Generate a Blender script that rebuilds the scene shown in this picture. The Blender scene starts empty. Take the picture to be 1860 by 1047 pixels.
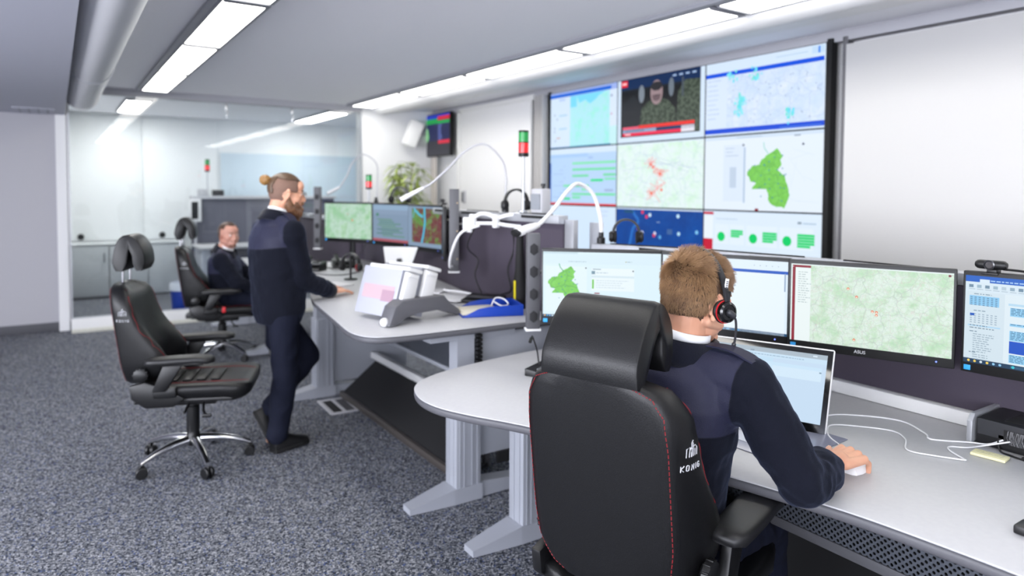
import bpy, bmesh, math, random
from mathutils import Vector, Matrix, noise as mnoise
from mathutils.bvhtree import BVHTree

S = bpy.context.scene
COL = S.collection
PI = math.pi
random.seed(7)

# ------------------------------------------------------------------ camera
F_PX, CY_PX = 1250.0, 398.3
YAW, PITCH, ROLL = .585651, .042254, .005647
cam = bpy.data.objects.new('camera', bpy.data.cameras.new('camera'))
COL.objects.link(cam)
cam.data.sensor_width = 36.0
cam.data.lens = 36.0 * F_PX / 1860.0
cam.data.shift_y = -(523.5 - CY_PX) / 1860.0
cam.data.clip_start = .05
_f0 = Vector((math.sin(YAW), math.cos(YAW), 0)); _r0 = Vector((math.cos(YAW), -math.sin(YAW), 0)); _u0 = Vector((0, 0, 1))
_f = _f0 * math.cos(PITCH) - _u0 * math.sin(PITCH); _u = _u0 * math.cos(PITCH) + _f0 * math.sin(PITCH)
_r = _r0 * math.cos(ROLL) + _u * math.sin(ROLL); _u = _u * math.cos(ROLL) - _r0 * math.sin(ROLL)
cam.matrix_world = Matrix(((_r.x, _u.x, -_f.x, 0), (_r.y, _u.y, -_f.y, 0), (_r.z, _u.z, -_f.z, 1.6), (0, 0, 0, 1)))
cam.data.dof.use_dof = True
cam.data.dof.focus_distance = 2.0
cam.data.dof.aperture_fstop = 1.9
S.camera = cam

# ------------------------------------------------------------------ world, exposure
w = bpy.data.worlds.new('world'); S.world = w; w.use_nodes = True
w.node_tree.nodes['Background'].inputs[0].default_value = (.8, .85, .92, 1)
w.node_tree.nodes['Background'].inputs[1].default_value = .3
S.view_settings.view_transform = 'Standard'
S.view_settings.look = 'None'
S.view_settings.exposure = 0.22
S.view_settings.gamma = 1.0
LAMP_STRENGTH = 9.0

# ------------------------------------------------------------------ helpers
def lin(h):
    h = h.lstrip('#')
    return tuple(((c / 12.92) if c <= .04045 else ((c + .055) / 1.055) ** 2.4) for c in (int(h[i:i + 2], 16) / 255 for i in (0, 2, 4)))

_M = {}
def mat(name, hexc, rough=.5, metal=0.0, spec=.5, noise=None, bump=None, coat=0, sheen=0, wave=None):
    if name in _M: return _M[name]
    m = bpy.data.materials.new(name); m.use_nodes = True; nt = m.node_tree; b = nt.nodes['Principled BSDF']
    c = lin(hexc); b.inputs['Base Color'].default_value = (*c, 1)
    b.inputs['Roughness'].default_value = rough; b.inputs['Metallic'].default_value = metal
    b.inputs['Specular IOR Level'].default_value = spec
    if coat: b.inputs['Coat Weight'].default_value = coat; b.inputs['Coat Roughness'].default_value = .12
    if sheen: b.inputs['Sheen Weight'].default_value = sheen; b.inputs['Sheen Roughness'].default_value = .5
    tc = nt.nodes.new('ShaderNodeTexCoord')
    if noise:
        sc, h2, amt = noise
        n = nt.nodes.new('ShaderNodeTexNoise'); n.inputs['Scale'].default_value = sc; n.inputs['Detail'].default_value = 4
        nt.links.new(tc.outputs['Object'], n.inputs['Vector'])
        r = nt.nodes.new('ShaderNodeValToRGB'); r.color_ramp.elements[0].position = .5 - amt / 2; r.color_ramp.elements[1].position = .5 + amt / 2
        r.color_ramp.elements[0].color = (*c, 1); r.color_ramp.elements[1].color = (*lin(h2), 1)
        nt.links.new(n.outputs['Fac'], r.inputs['Fac']); nt.links.new(r.outputs['Color'], b.inputs['Base Color'])
    if bump:
        sc, st, dist = bump
        n = nt.nodes.new('ShaderNodeTexNoise'); n.inputs['Scale'].default_value = sc; n.inputs['Detail'].default_value = 3
        nt.links.new(tc.outputs['Object'], n.inputs['Vector'])
        bp = nt.nodes.new('ShaderNodeBump'); bp.inputs['Strength'].default_value = st; bp.inputs['Distance'].default_value = dist
        nt.links.new(n.outputs['Fac'], bp.inputs['Height']); nt.links.new(bp.outputs['Normal'], b.inputs['Normal'])
    _M[name] = m; return m

def emit(name, hexc, strength):
    if name in _M: return _M[name]
    m = bpy.data.materials.new(name); m.use_nodes = True; nt = m.node_tree; nt.nodes.clear()
    e = nt.nodes.new('ShaderNodeEmission'); e.inputs[0].default_value = (*lin(hexc), 1); e.inputs[1].default_value = strength
    o = nt.nodes.new('ShaderNodeOutputMaterial'); nt.links.new(e.outputs[0], o.inputs[0]); _M[name] = m; return m

def euler(x=0, y=0, z=0):
    return Matrix.Rotation(z, 4, 'Z') @ Matrix.Rotation(y, 4, 'Y') @ Matrix.Rotation(x, 4, 'X')
def T(x, y=None, z=None):
    return Matrix.Translation(x if y is None else (x, y, z))

class MB:
    """collects geometry that becomes ONE mesh object"""
    def __init__(s): s.v = []; s.f = []; s.mi = []; s.M = Matrix.Identity(4); s.m = 0; s.col = []
    def add(s, vs, fs, M=None):
        M = s.M @ M if M is not None else s.M
        k = len(s.v); s.v += [tuple(M @ Vector(p)) for p in vs]
        s.f += [tuple(i + k for i in f) for f in fs]; s.mi += [s.m] * len(fs); return s
    def addbm(s, bm, M=None):
        bm.verts.index_update()
        s.add([v.co.copy() for v in bm.verts], [tuple(v.index for v in f.verts) for f in bm.faces], M); bm.free(); return s
    def box(s, c, d, r=0, seg=2, M=None):
        bm = bmesh.new(); bmesh.ops.create_cube(bm, size=1)
        for v in bm.verts: v.co = Vector((v.co.x * d[0], v.co.y * d[1], v.co.z * d[2])) + Vector(c)
        if r: bmesh.ops.bevel(bm, geom=bm.edges[:], offset=r, segments=seg, profile=.5, affect='EDGES')
        return s.addbm(bm, M)
    def prism(s, pts, z0, z1, r=0, seg=2, M=None):
        bm = bmesh.new(); n = len(pts)
        a = [bm.verts.new((p[0], p[1], z0)) for p in pts]; b = [bm.verts.new((p[0], p[1], z1)) for p in pts]
        bm.faces.new(a[::-1]); bm.faces.new(b)
        for i in range(n): bm.faces.new((a[i], a[(i + 1) % n], b[(i + 1) % n], b[i]))
        bmesh.ops.recalc_face_normals(bm, faces=bm.faces[:])
        if r:
            es = [e for e in bm.edges if e.is_manifold and e.calc_face_angle() > .6]
            bmesh.ops.bevel(bm, geom=es, offset=r, segments=seg, profile=.5, affect='EDGES')
        return s.addbm(bm, M)
    def rings(s, rg, closed=False, cap=True, M=None):
        n = len(rg[0]); vs = [p for r in rg for p in r]; fs = []
        K = len(rg)
        for k in range(K if closed else K - 1):
            for i in range(n):
                a = k * n + i; b = k * n + (i + 1) % n; c = ((k + 1) % K) * n + (i + 1) % n; d = ((k + 1) % K) * n + i
                fs.append((a, b, c, d))
        if cap and not closed: fs.append(tuple(range(n))[::-1]); fs.append(tuple((K - 1) * n + i for i in range(n)))
        return s.add(vs, fs, M)
    def tube(s, pts, r, n=10, closed=False, cap=True, M=None):
        pts = [Vector(p) for p in pts]; K = len(pts); rg = []
        rr = r if isinstance(r, (list, tuple)) else [r] * K
        up = None
        for k in range(K):
            if closed: t = (pts[(k + 1) % K] - pts[k - 1])
            else: t = pts[min(k + 1, K - 1)] - pts[max(k - 1, 0)]
            t.normalize()
            if up is None:
                up = Vector((0, 0, 1)) if abs(t.z) < .9 else Vector((1, 0, 0))
            x = t.cross(up); 
            if x.length < 1e-4: x = t.orthogonal()
            x.normalize(); up = x.cross(t).normalized()
            rg.append([pts[k] + (x * math.cos(2 * PI * i / n) + up * math.sin(2 * PI * i / n)) * rr[k] for i in range(n)])
        return s.rings(rg, closed, cap, M)
    def lathe(s, prof, n=20, M=None, cap=True):
        return s.rings([[(max(r, 1e-4) * math.cos(2 * PI * i / n), max(r, 1e-4) * math.sin(2 * PI * i / n), z) for i in range(n)] for r, z in prof], cap=cap, M=M)
    def sph(s, c, r, n=12, M=None):
        r = (r, r, r) if not isinstance(r, (tuple, list)) else r
        bm = bmesh.new(); bmesh.ops.create_uvsphere(bm, u_segments=n + n // 2, v_segments=n, radius=1)
        L = T(Vector(c)) @ (M if M is not None else Matrix.Identity(4)) @ Matrix.Diagonal((*r, 1))
        return s.addbm(bm, L)
    def cap(s, p0, p1, r0, r1=None, n=14):
        """capsule, tapering"""
        r1 = r0 if r1 is None else r1
        p0 = Vector(p0); p1 = Vector(p1); d = p1 - p0; L = d.length
        q = d.to_track_quat('Z', 'Y').to_matrix().to_4x4() if L > 1e-6 else Matrix.Identity(4)
        pr = [(r0 * math.cos(a), r0 * math.sin(a)) for a in [-PI / 2 + PI / 2 * i / 5 for i in range(6)]]
        pr += [(r1 * math.cos(a), L + r1 * math.sin(a)) for a in [PI / 2 * i / 5 for i in range(6)]]
        return s.lathe(pr, n, T(p0) @ q)
    def mesh(s, name, mats):
        me = bpy.data.meshes.new(name); me.from_pydata(s.v, [], s.f)
        for m in (mats if isinstance(mats, (list, tuple)) else [mats]): me.materials.append(m)
        if any(s.mi): me.polygons.foreach_set('material_index', s.mi)
        me.validate(); me.update(); return me
    def out(s, name, mats, parent=None, smooth=True, sharp=38, **kw):
        me = s.mesh(name, mats)
        bm = bmesh.new(); bm.from_mesh(me); bmesh.ops.recalc_face_normals(bm, faces=bm.faces[:]); bm.to_mesh(me); bm.free()
        if smooth:
            me.polygons.foreach_set('use_smooth', [True] * len(me.polygons)); me.set_sharp_from_angle(angle=math.radians(sharp))
        return link(name, me, parent, **kw)

def link(name, me, parent=None, label=None, cat=None, group=None, kind=None, loc=None):
    o = bpy.data.objects.new(name, me); COL.objects.link(o)
    if parent is not None: o.parent = parent
    if loc is not None: o.location = loc
    tag(o, label, cat, group, kind); return o
def tag(o, label=None, cat=None, group=None, kind=None):
    if label: o['label'] = label
    if cat: o['category'] = cat
    if group: o['group'] = group
    if kind: o['kind'] = kind
    return o
def thing(name, label, cat, loc=(0, 0, 0), rz=0, group=None):
    o = bpy.data.objects.new(name, None); COL.objects.link(o); o.empty_display_size = .05
    o.location = loc; o.rotation_euler = (0, 0, rz); return tag(o, label, cat, group)
def struct(name, mb, m, **k):
    return mb.out(name, m, kind='structure', **k)
def dup(root, loc, rz=None, label=None):
    """copy a thing with its parts and sub-parts"""
    r = root.copy(); COL.objects.link(r); r.location = loc
    if rz is not None: r.rotation_euler = (0, 0, rz)
    if label: r['label'] = label
    for ch in list(root.children):
        c = ch.copy(); COL.objects.link(c); c.parent = r
        for g in list(ch.children):
            d = g.copy(); COL.objects.link(d); d.parent = c
    return r
def smooth_path(pts, n=8):
    """Catmull-Rom through the points"""
    P = [Vector(p) for p in pts]; P = [2 * P[0] - P[1]] + P + [2 * P[-1] - P[-2]]; o = []
    for i in range(1, len(P) - 2):
        for k in range(n):
            t = k / n; a, b, c, d = P[i - 1:i + 3]
            o.append(.5 * ((2 * b) + (c - a) * t + (2 * a - 5 * b + 4 * c - d) * t * t + (3 * b - a - 3 * c + d) * t ** 3))
    o.append(P[-2].copy()); return o
def text_mesh(txt, size, depth=.0006):
    cu = bpy.data.curves.new('lettering', 'FONT'); cu.body = txt; cu.size = size; cu.extrude = depth; cu.align_x = 'CENTER'; cu.align_y = 'CENTER'
    o = bpy.data.objects.new('lettering', cu); COL.objects.link(o)
    me = bpy.data.meshes.new_from_object(o.evaluated_get(bpy.context.evaluated_depsgraph_get()))
    bpy.data.objects.remove(o); return me

# ------------------------------------------------------------------ materials
WHITE = mat('white paint', 'e8e8e9', .55)
WALLG = mat('grey wall paint', 'b2b1b7', .7)
CEIL = mat('ceiling paint', 'f6f6fb', .8)
LAM = mat('light laminate', 'b9b9bb', .45, noise=(60, 'b4b4b7', .5))
EDGE = mat('grey desk edge', '55555a', .5)
ALU = mat('aluminium', 'b6b8bd', .38, .55)
GREYM = mat('grey painted metal', 'a3a6ae', .42, .15)
DGREY = mat('dark grey metal', '56565a', .5, .2)
MESHG = mat('perforated metal', '3c4048', .5, .3)
BLACK = mat('black plastic', '0b0b0d', .42)
BLACKM = mat('matt black', '08080a', .75)
AUB = mat('aubergine panel', '443d48', .8, noise=(900, '3b3443', .6))
LEATHER = mat('black leather', '09090b', .42, 0, .4, bump=(420, .25, .002))
ARMPAD = mat('black armrest rubber', '141416', .48, bump=(900, .1, .001))
CHROME = mat('polished chrome', 'd8d8da', .12, 1)
REDST = mat('red stitching', '86161f', .7)
PLW = mat('white plastic', 'dedede', .4)
PLG = mat('light grey plastic', 'b8b8bc', .45)
BLUEP = mat('blue plastic', '0b39a0', .4)
CABW = mat('white cable', 'e4e4e6', .45)
# ------------------------------------------------------------------ the room
def carpet():
    m = bpy.data.materials.new('speckled carpet'); m.use_nodes = True; nt = m.node_tree; b = nt.nodes['Principled BSDF']; L = nt.links.new
    tc = nt.nodes.new('ShaderNodeTexCoord')
    v = nt.nodes.new('ShaderNodeTexVoronoi'); v.inputs['Scale'].default_value = 150; L(tc.outputs['Object'], v.inputs['Vector'])
    sp = nt.nodes.new('ShaderNodeSeparateColor'); L(v.outputs['Color'], sp.inputs[0])
    r = nt.nodes.new('ShaderNodeValToRGB'); r.color_ramp.interpolation = 'CONSTANT'
    el = r.color_ramp.elements; el[0].position = 0; el[0].color = (*lin('2b2f38'), 1); el[1].position = .26; el[1].color = (*lin('5a5d64'), 1)
    for p, h in ((.52, '7c7e84'), (.74, 'a2a3a7'), (.9, '43527c'), (.945, '707379')):
        e = el.new(p); e.color = (*lin(h), 1)
    L(sp.outputs[0], r.inputs['Fac'])
    n = nt.nodes.new('ShaderNodeTexNoise'); n.inputs['Scale'].default_value = 34; n.inputs['Detail'].default_value = 5; L(tc.outputs['Object'], n.inputs['Vector'])
    mx = nt.nodes.new('ShaderNodeMix'); mx.data_type = 'RGBA'; mx.blend_type = 'OVERLAY'; mx.inputs[0].default_value = .45
    L(r.outputs['Color'], mx.inputs[6]); L(n.outputs['Fac'], mx.inputs[7]); L(mx.outputs[2], b.inputs['Base Color'])
    b.inputs['Roughness'].default_value = .95; b.inputs['Specular IOR Level'].default_value = .15
    bp = nt.nodes.new('ShaderNodeBump'); bp.inputs['Strength'].default_value = .7; bp.inputs['Distance'].default_value = .004
    L(v.outputs['Distance'], bp.inputs['Height']); L(bp.outputs['Normal'], b.inputs['Normal'])
    return m
XL, XR, YB, YG, ZC = -4.2, 4.55, -3.6, 8.95, 2.72
struct('floor', MB().box(((XL + 6.2) / 2, 4.4, -.05), (6.2 - XL, 16.4, .1)), carpet())
struct('ceiling', MB().box(((XL + XR) / 2 + .2, 4.4, ZC + .05), (XR - XL + .4, 16.4, .1)), CEIL)
# wall with the displays: openings are built as thin relief in front of the wall line
mb = MB()
mb.box((4.75, 5.85, 1.4), (.2, 6.3, 2.8)).box((4.75, -.48, 1.4), (.2, 6.36, 2.8)).box((4.95, 3.9, 1.4), (.2, 4.2, 2.8))
struct('wall_right', mb, WHITE)
# header over the displays, and the sloping trough beside the lamps
mb = MB(); mb.box((4.6, 2.7, 2.71), (.1, 12.5, .13)); struct('trim_1', mb, mat('header grey', 'b4b4ba', .6))
mb = MB(); mb.M = T(0, 8.9, 0) @ euler(PI / 2)
mb.prism([(3.585, 2.72), (3.595, 2.688), (3.63, 2.655), (3.69, 2.628), (3.735, 2.622), (3.75, 2.63), (4.551, 2.775), (4.551, 2.80), (3.7, 2.80)], 0, 12.4)
struct('trim_2', mb, mat('trough white', 'efeff0', .5))
struct('wall_back', MB().box((4.02, YG + .1, 1.36), (1.08, .2, 2.72)), WHITE)
mb = MB().box((-2.04, 9.2, 1.36), (4.32, .1, 2.72)); struct('wall_left', mb, WALLG)
struct('baseboard_left', MB().box((-2.04, 9.142, .05), (4.32, .018, .1), .003), mat('dark grey skirting', '55555b', .6))
struct('wall_far_left', MB().box((XL - .05, 2.8, 1.36), (.1, 12.9, 2.72)), WALLG)
struct('wall_front', MB().box(((XL + XR) / 2, YB - .05, 1.36), (XR - XL + .2, .1, 2.72)), WHITE)
# dropped soffit on the left
struct('trim_3', MB().box((-2.05, 2.8, 2.56), (4.3, 12.7, .32)), mat('soffit paint', 'bfc0cb', .8))
# header over the glass and the white sill under it
struct('trim_4', MB().box((1.8, YG + .02, 2.68), (3.36, .08, .08), .004), mat('header grey', 'b4b4ba', .6))
mb = MB().box((1.8, YG + .03, .085), (3.36, .14, .13), .004)
struct('trim_5', mb, mat('sill white', 'dfdfde', .5))
mb = MB().box((1.8, YG - .045, .02), (3.36, .03, .04))
for i in range(60): mb.box((.15 + i * .056, YG - .064, .022), (.03, .012, .026), .003)
struct('trim_6', mb, mat('sill grille', 'cfcfc4', .6))
def glass():
    m = bpy.data.materials.new('partition glass'); m.use_nodes = True; nt = m.node_tree; nt.nodes.clear(); L = nt.links.new
    t = nt.nodes.new('ShaderNodeBsdfTransparent'); t.inputs[0].default_value = (.86, .91, .94, 1)
    g = nt.nodes.new('ShaderNodeBsdfGlossy'); g.inputs['Roughness'].default_value = .015
    fr = nt.nodes.new('ShaderNodeFresnel'); fr.inputs[0].default_value = 1.5
    mt = nt.nodes.new('ShaderNodeMath'); mt.operation = 'MULTIPLY'; mt.inputs[1].default_value = 1.7; L(fr.outputs[0], mt.inputs[0])
    mx = nt.nodes.new('ShaderNodeMixShader'); L(mt.outputs[0], mx.inputs[0]); L(t.outputs[0], mx.inputs[1]); L(g.outputs[0], mx.inputs[2])
    o = nt.nodes.new('ShaderNodeOutputMaterial'); L(mx.outputs[0], o.inputs[0]); return m
GL = glass()
win = struct('window_1', MB().add([(.12, YG, .15), (3.48, YG, .15), (3.48, YG, 2.645), (.12, YG, 2.645)], [(0, 1, 2, 3)]), GL)
mb = MB().box((.128, YG, 1.4), (.016, .04, 2.5)).box((3.472, YG, 1.4), (.016, .04, 2.5)).box((1.8, YG, 2.65), (3.36, .03, .02)).box((1.8, YG, .155), (3.36, .03, .012))
mb.out('window_frame', ALU, win)
# the glazed-off room behind
struct('wall_rear', MB().box((2.6, 12.05, 1.36), (5.2, .1, 2.72)), mat('rear wall white', 'eef0f0', .5))
struct('wall_rear_left', MB().box((.06, 10.55, 1.36), (.1, 2.9, 2.72)), WHITE)
struct('wall_rear_right', MB().box((5.3, 10.55, 1.36), (.1, 2.9, 2.72)), mat('blue grey paint', 'bccad6', .6))
mb = MB().box((.62, 11.99, 1.74), (1.0, .03, 1.86), .004).box((1.66, 11.99, 1.74), (1.06, .03, 1.86), .004)
struct('trim_7', mb, mat('rear wall white', 'eef0f0', .5))
struct('trim_8', MB().box((3.7, 11.97, 1.35), (2.9, .02, 1.66), .004), mat('pale blue pane', 'c6d5df', .6))
for i, (x, lb) in enumerate(((.3, 'small black round wall fitting above the left end of the grey cabinets'), (1.38, 'small black round wall fitting above the right end of the grey cabinets'))):
    MB().lathe([(.001, 0), (.042, 0), (.045, .012), (.03, .03), (.001, .032)], 16, T(x, 11.97, .87) @ euler(PI / 2)).out('wall_socket', BLACK, label=lb, cat='socket', group='black wall fittings behind the glass')
mb = MB(); lab = ('leftmost low grey cabinet behind the glass, beside the grey wall', 'middle low grey cabinet behind the glass', 'low grey cabinet behind the glass, nearest the blue bin')
CAB = mat('grey cabinet', 'b3b7ba', .5)
for i in range(3):
    c = thing('storage_cabinet', lab[i], 'cabinet', (.38 + i * .5, 11.72, 0), 0, 'low cabinets behind the glass')
    MB().box((0, .01, .4), (.495, .46, .74), .004).out('body', CAB, c); MB().box((0, 0, .015), (.47, .42, .03)).out('plinth', DGREY, c)
    d = MB().box((0, -.235, .405), (.485, .018, .70), .003).out('door', CAB, c)
    MB().tube([(.19, -.262, .52), (.19, -.262, .66)], .006, 8).box((.19, -.252, .525), (.008, .02, .008)).box((.19, -.252, .655), (.008, .02, .008)).out('handle', DGREY, d)
b = MB().box((.88, 11.72, .785), (1.5, .5, .022), .003).out('cabinet_top', mat('cabinet top', 'd0d3d4', .5), label='pale worktop lying along the low grey cabinets behind the glass', cat='worktop')
# duct
dk = thing('air_duct', 'large white ventilation pipe with an elbow hung under the ceiling at left', 'duct', (.245, 3.0, 2.55))
mb = MB().tube([(0, -6, 0), (0, 5.35, 0)], .15, 28)
mb.out('pipe', mat('duct white', 'cbcbce', .5), dk)
mb = MB(); el = [(0, 5.35 + .17 * math.sin(a), .0 + .17 - .17 * math.cos(a)) for a in [PI / 2 * i / 7 for i in range(8)]]
mb.tube(el, .155, 28); mb.out('elbow', mat('duct white', 'cbcbce', .5), dk)
for y in (-3, 0, 3.2): MB().tube([(.152 * math.cos(a), y, .152 * math.sin(a)) for a in [2 * PI * i / 24 for i in range(24)]], .006, 6, closed=True).out('joint_ring', ALU, dk)
# lamps
DIFF = emit('lamp diffuser', 'fffdf8', LAMP_STRENGTH)
FRM = mat('lamp frame', '8f9097', .5)
DIFF2 = emit('rear lamp diffuser', 'fffdf8', 2.7 * LAMP_STRENGTH)
def lamp(x, y0, y1, wd, label, z=2.70, grp='ceiling lamp panels'):
    t = thing('ceiling_light', label, 'lamp', (x, (y0 + y1) / 2, z), 0, grp); L = y1 - y0
    fr = MB()
    for sx in (-1, 1): fr.box((sx * (wd / 2 + .012), 0, .006), (.024, L, .035), .003)
    for sy in (-1, 1): fr.box((0, sy * (L / 2 - .008), .001), (wd, .022, .042), .003)
    fr.out('frame', FRM, t)
    MB().prism([(-wd / 2, -L / 2 + .016), (wd / 2, -L / 2 + .016), (wd / 2, L / 2 - .016), (-wd / 2, L / 2 - .016)], -.010, .012).out('diffuser', DIFF2 if 'behind' in grp else DIFF, t, smooth=False)
ordn = ('farthest', 'second farthest', 'third', 'fourth', 'fifth', 'sixth', 'seventh', 'eighth')
for i, y in enumerate((7.26, 5.76, 4.26, 2.76, 1.26, -.24, -1.74)):
    lamp(.955, y + .02, y + 1.5 - .02, .245, ordn[i] + ' bright panel of the left ceiling light row, counted from the glass partition')
for i, y in enumerate((7.28, 5.78, 4.28, 2.78, 1.28, -.22, -1.72)):
    lamp(3.42, y + .02, y + 1.5 - .02, .29, ordn[i] + ' bright panel of the right ceiling light row, counted from the glass partition')
lamp(.9, 9.8, 11.4, .27, 'bright ceiling light panel behind the glass partition', grp='lamps behind the glass')
lamp(3.42, 9.6, 11.4, .27, 'ceiling light panel behind the right end of the glass partition', grp='lamps behind the glass')
for i, y in enumerate((-1.2, 1.8)):
    lamp(-2.2, y, y + 1.4, .27, ('nearer', 'farther')[i] + ' panel of the light row in the dropped left ceiling', 2.385, 'lamps in the dropped ceiling')
# dark rim along each lamp row
struct('trim_9', MB().box((.80, 3.2, 2.708), (.06, 11.2, .03), .004), mat('row rim', '9b9ca3', .6))
struct('trim_10', MB().box((3.235, 3.2, 2.708), (.05, 11.2, .03), .004), mat('row rim', '9b9ca3', .6))
# wall relief left of the displays: white door panel, its frame, grey uprights
struct('door_1', MB().box((4.535, 7.25, 1.33), (.03, 1.62, 2.6), .004), mat('door white', 'ecebea', .5))
mb = MB().box((4.53, 8.11, 1.34), (.05, .07, 2.66), .004).box((4.53, 7.25, 2.65), (.05, 1.75, .06), .004); struct('trim_11', mb, mat('frame white', 'e2e1df', .5))
mb = MB()
for i, y in enumerate((6.30, 6.22, 6.14)): mb.box((4.5 - .01 * i, y, 1.33), (.05 + .01 * i, .05, 2.64), .012)
struct('trim_12', mb, mat('upright grey', 'b4b1af', .45))
struct('trim_13', MB().box((4.62, 2.73, 1.33), (.14, .02, 2.68)).box((4.56, 2.715, 1.33), (.03, .03, 2.68), .003), mat('reveal grey', '6d6c70', .6))
struct('trim_14', MB().box((4.536, .4, 1.30), (.025, 4.6, 2.62), .003), mat('whiteboard', 'c9c8c7', .35))
struct('trim_15', MB().box((4.53, 8.86, 1.33), (.03, .14, 2.66), .004), mat('upright beige', 'd8d0c8', .6))
# glowing panes added behind and left of the camera to brighten ceiling and floor
FILL = emit('fill light pane', 'f0f3fd', 15.0)
def window(name, c, d, fr):  # framed glowing pane, added only for the light it gives
    o = struct(name, MB().box(c, d), FILL); o2 = MB()
    for k in fr: o2.box(*k)
    o2.out('window_frame', ALU, o)
window('fill_pane_left', (XL + .01, 1.2, 1.55), (.02, 7.6, 1.5), [((XL + .02, -2.6, 1.55), (.05, .06, 1.6)), ((XL + .02, 5.0, 1.55), (.05, .06, 1.6)), ((XL + .02, 1.2, .78), (.05, 7.6, .06)), ((XL + .02, 1.2, 2.32), (.05, 7.6, .06))])
window('fill_pane_front', (-2.3, YB + .01, 1.65), (3.2, .02, 1.5), [((-3.92, YB + .02, 1.65), (.06, .05, 1.6)), ((-.68, YB + .02, 1.65), (.06, .05, 1.6)), ((-2.3, YB + .02, .88), (3.2, .05, .06)), ((-2.3, YB + .02, 2.42), (3.2, .05, .06))])
# ------------------------------------------------------------------ displays
def pixmat():
    m = bpy.data.materials.new('lit screen pixels'); m.use_nodes = True; nt = m.node_tree; b = nt.nodes['Principled BSDF']
    a = nt.nodes.new('ShaderNodeAttribute'); a.attribute_name = 'px'
    b.inputs['Base Color'].default_value = (.004, .004, .004, 1); b.inputs['Roughness'].default_value = .45; b.inputs['Specular IOR Level'].default_value = .25
    nt.links.new(a.outputs['Color'], b.inputs['Emission Color']); b.inputs['Emission Strength'].default_value = .9
    return m
PIX = pixmat()
def mapmat(name, stops, scale=5, lines=None, strength=1.0):
    """lit map picture: blotches of land colour with thin borders or roads"""
    m = bpy.data.materials.new(name); m.use_nodes = True; nt = m.node_tree; L = nt.links.new; b = nt.nodes['Principled BSDF']
    b.inputs['Base Color'].default_value = (.004, .004, .004, 1); b.inputs['Roughness'].default_value = .45; b.inputs['Specular IOR Level'].default_value = .25
    tc = nt.nodes.new('ShaderNodeTexCoord'); n = nt.nodes.new('ShaderNodeTexNoise')
    n.inputs['Scale'].default_value = scale; n.inputs['Detail'].default_value = 7; n.inputs['Roughness'].default_value = .68
    L(tc.outputs['Object'], n.inputs['Vector'])
    r = nt.nodes.new('ShaderNodeValToRGB'); el = r.color_ramp.elements
    el[0].position = stops[0][0]; el[0].color = (*lin(stops[0][1]), 1); el[1].position = stops[-1][0]; el[1].color = (*lin(stops[-1][1]), 1)
    for p, h in stops[1:-1]: e = el.new(p); e.color = (*lin(h), 1)
    L(n.outputs['Fac'], r.inputs['Fac']); out = r.outputs['Color']
    for sc, h, wd, am in (lines or []):
        d = nt.nodes.new('ShaderNodeTexNoise'); d.inputs['Scale'].default_value = sc * 1.5; L(tc.outputs['Object'], d.inputs['Vector'])
        ad = nt.nodes.new('ShaderNodeVectorMath'); ad.operation = 'MULTIPLY_ADD'; ad.inputs[1].default_value = (.5 / sc,) * 3
        L(d.outputs['Color'], ad.inputs[0]); L(tc.outputs['Object'], ad.inputs[2])
        v = nt.nodes.new('ShaderNodeTexVoronoi'); v.feature = 'DISTANCE_TO_EDGE'; v.inputs['Scale'].default_value = sc; L(ad.outputs[0], v.inputs['Vector'])
        c = nt.nodes.new('ShaderNodeMapRange'); c.inputs['From Min'].default_value = 0; c.inputs['From Max'].default_value = wd; c.inputs['To Min'].default_value = am; c.inputs['To Max'].default_value = 0
        L(v.outputs['Distance'], c.inputs['Value'])
        mx = nt.nodes.new('ShaderNodeMix'); mx.data_type = 'RGBA'; L(c.outputs[0], mx.inputs[0]); L(out, mx.inputs[6]); mx.inputs[7].default_value = (*lin(h), 1); out = mx.outputs[2]
    L(out, b.inputs['Emission Color']); b.inputs['Emission Strength'].default_value = strength * .9
    return m
MAP_PALE = mapmat('pale town map', [(.3, 'c9efcf'), (.45, 'dff5ec'), (.55, 'e6f4f6'), (.7, 'cbead8')], 6, [(7, 'b9d7dc', .03, .6), (16, 'd9e6ee', .03, .6)])
MAP_CYAN = mapmat('cyan weather map', [(.3, 'a9ecf4'), (.5, 'b4eaf4'), (.62, '9cefe6'), (.75, 'b9f0dc')], 9)
MAP_GREY = mapmat('grey blue map', [(.3, 'c6dcf6'), (.5, 'd3e4fb'), (.7, 'e4eefc')], 8, [(9, 'b4c8e8', .03, .7), (22, 'c4d2ea', .04, .5)])
MAP_GREEN = mapmat('green district map', [(.3, '72c04e'), (.55, '80d05c'), (.68, '86d966'), (.8, '4b9a86')], 22, [(14, '58a05a', .05, .6)])
MAP_TOPO = mapmat('green topographic map', [(.32, 'b4dfb6'), (.45, 'cfe9d0'), (.53, 'e3f2e9'), (.62, 'd5ecd6'), (.75, 'a9d8ab')], 11, [(13, 'a6b4b4', .02, .45), (30, 'd8bfc2', .03, .4), (52, 'bfd2c6', .05, .6)], .93)
MAP_TOPO2 = mapmat('green topographic map dimmer', [(.32, '94cf9c'), (.45, 'a9d8b0'), (.53, 'c9e6d6'), (.62, 'b2dcb4'), (.75, '86c992')], 7, [(9, '9ab6aa', .02, .6)], .85)
MAP_NIGHT = mapmat('dark blue map', [(.3, '0b3a86'), (.5, '0a4598'), (.7, '0c50a6')], 4, [(8, '1a5cb4', .02, .5)])
MAP_SAT = mapmat('red and green aerial map', [(.3, '4e7d2f'), (.44, '6fa34a'), (.5, '7d5a48'), (.58, '7a3440'), (.7, '8d4a4d'), (.8, '5d8a3c')], 7, [(16, '94b6a0', .03, .5)], .75)
CAMO = mapmat('mottled camouflage picture', [(.3, '1c231d'), (.48, '39443a'), (.55, '5d6a5c'), (.7, '2a332b')], 30)

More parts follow.
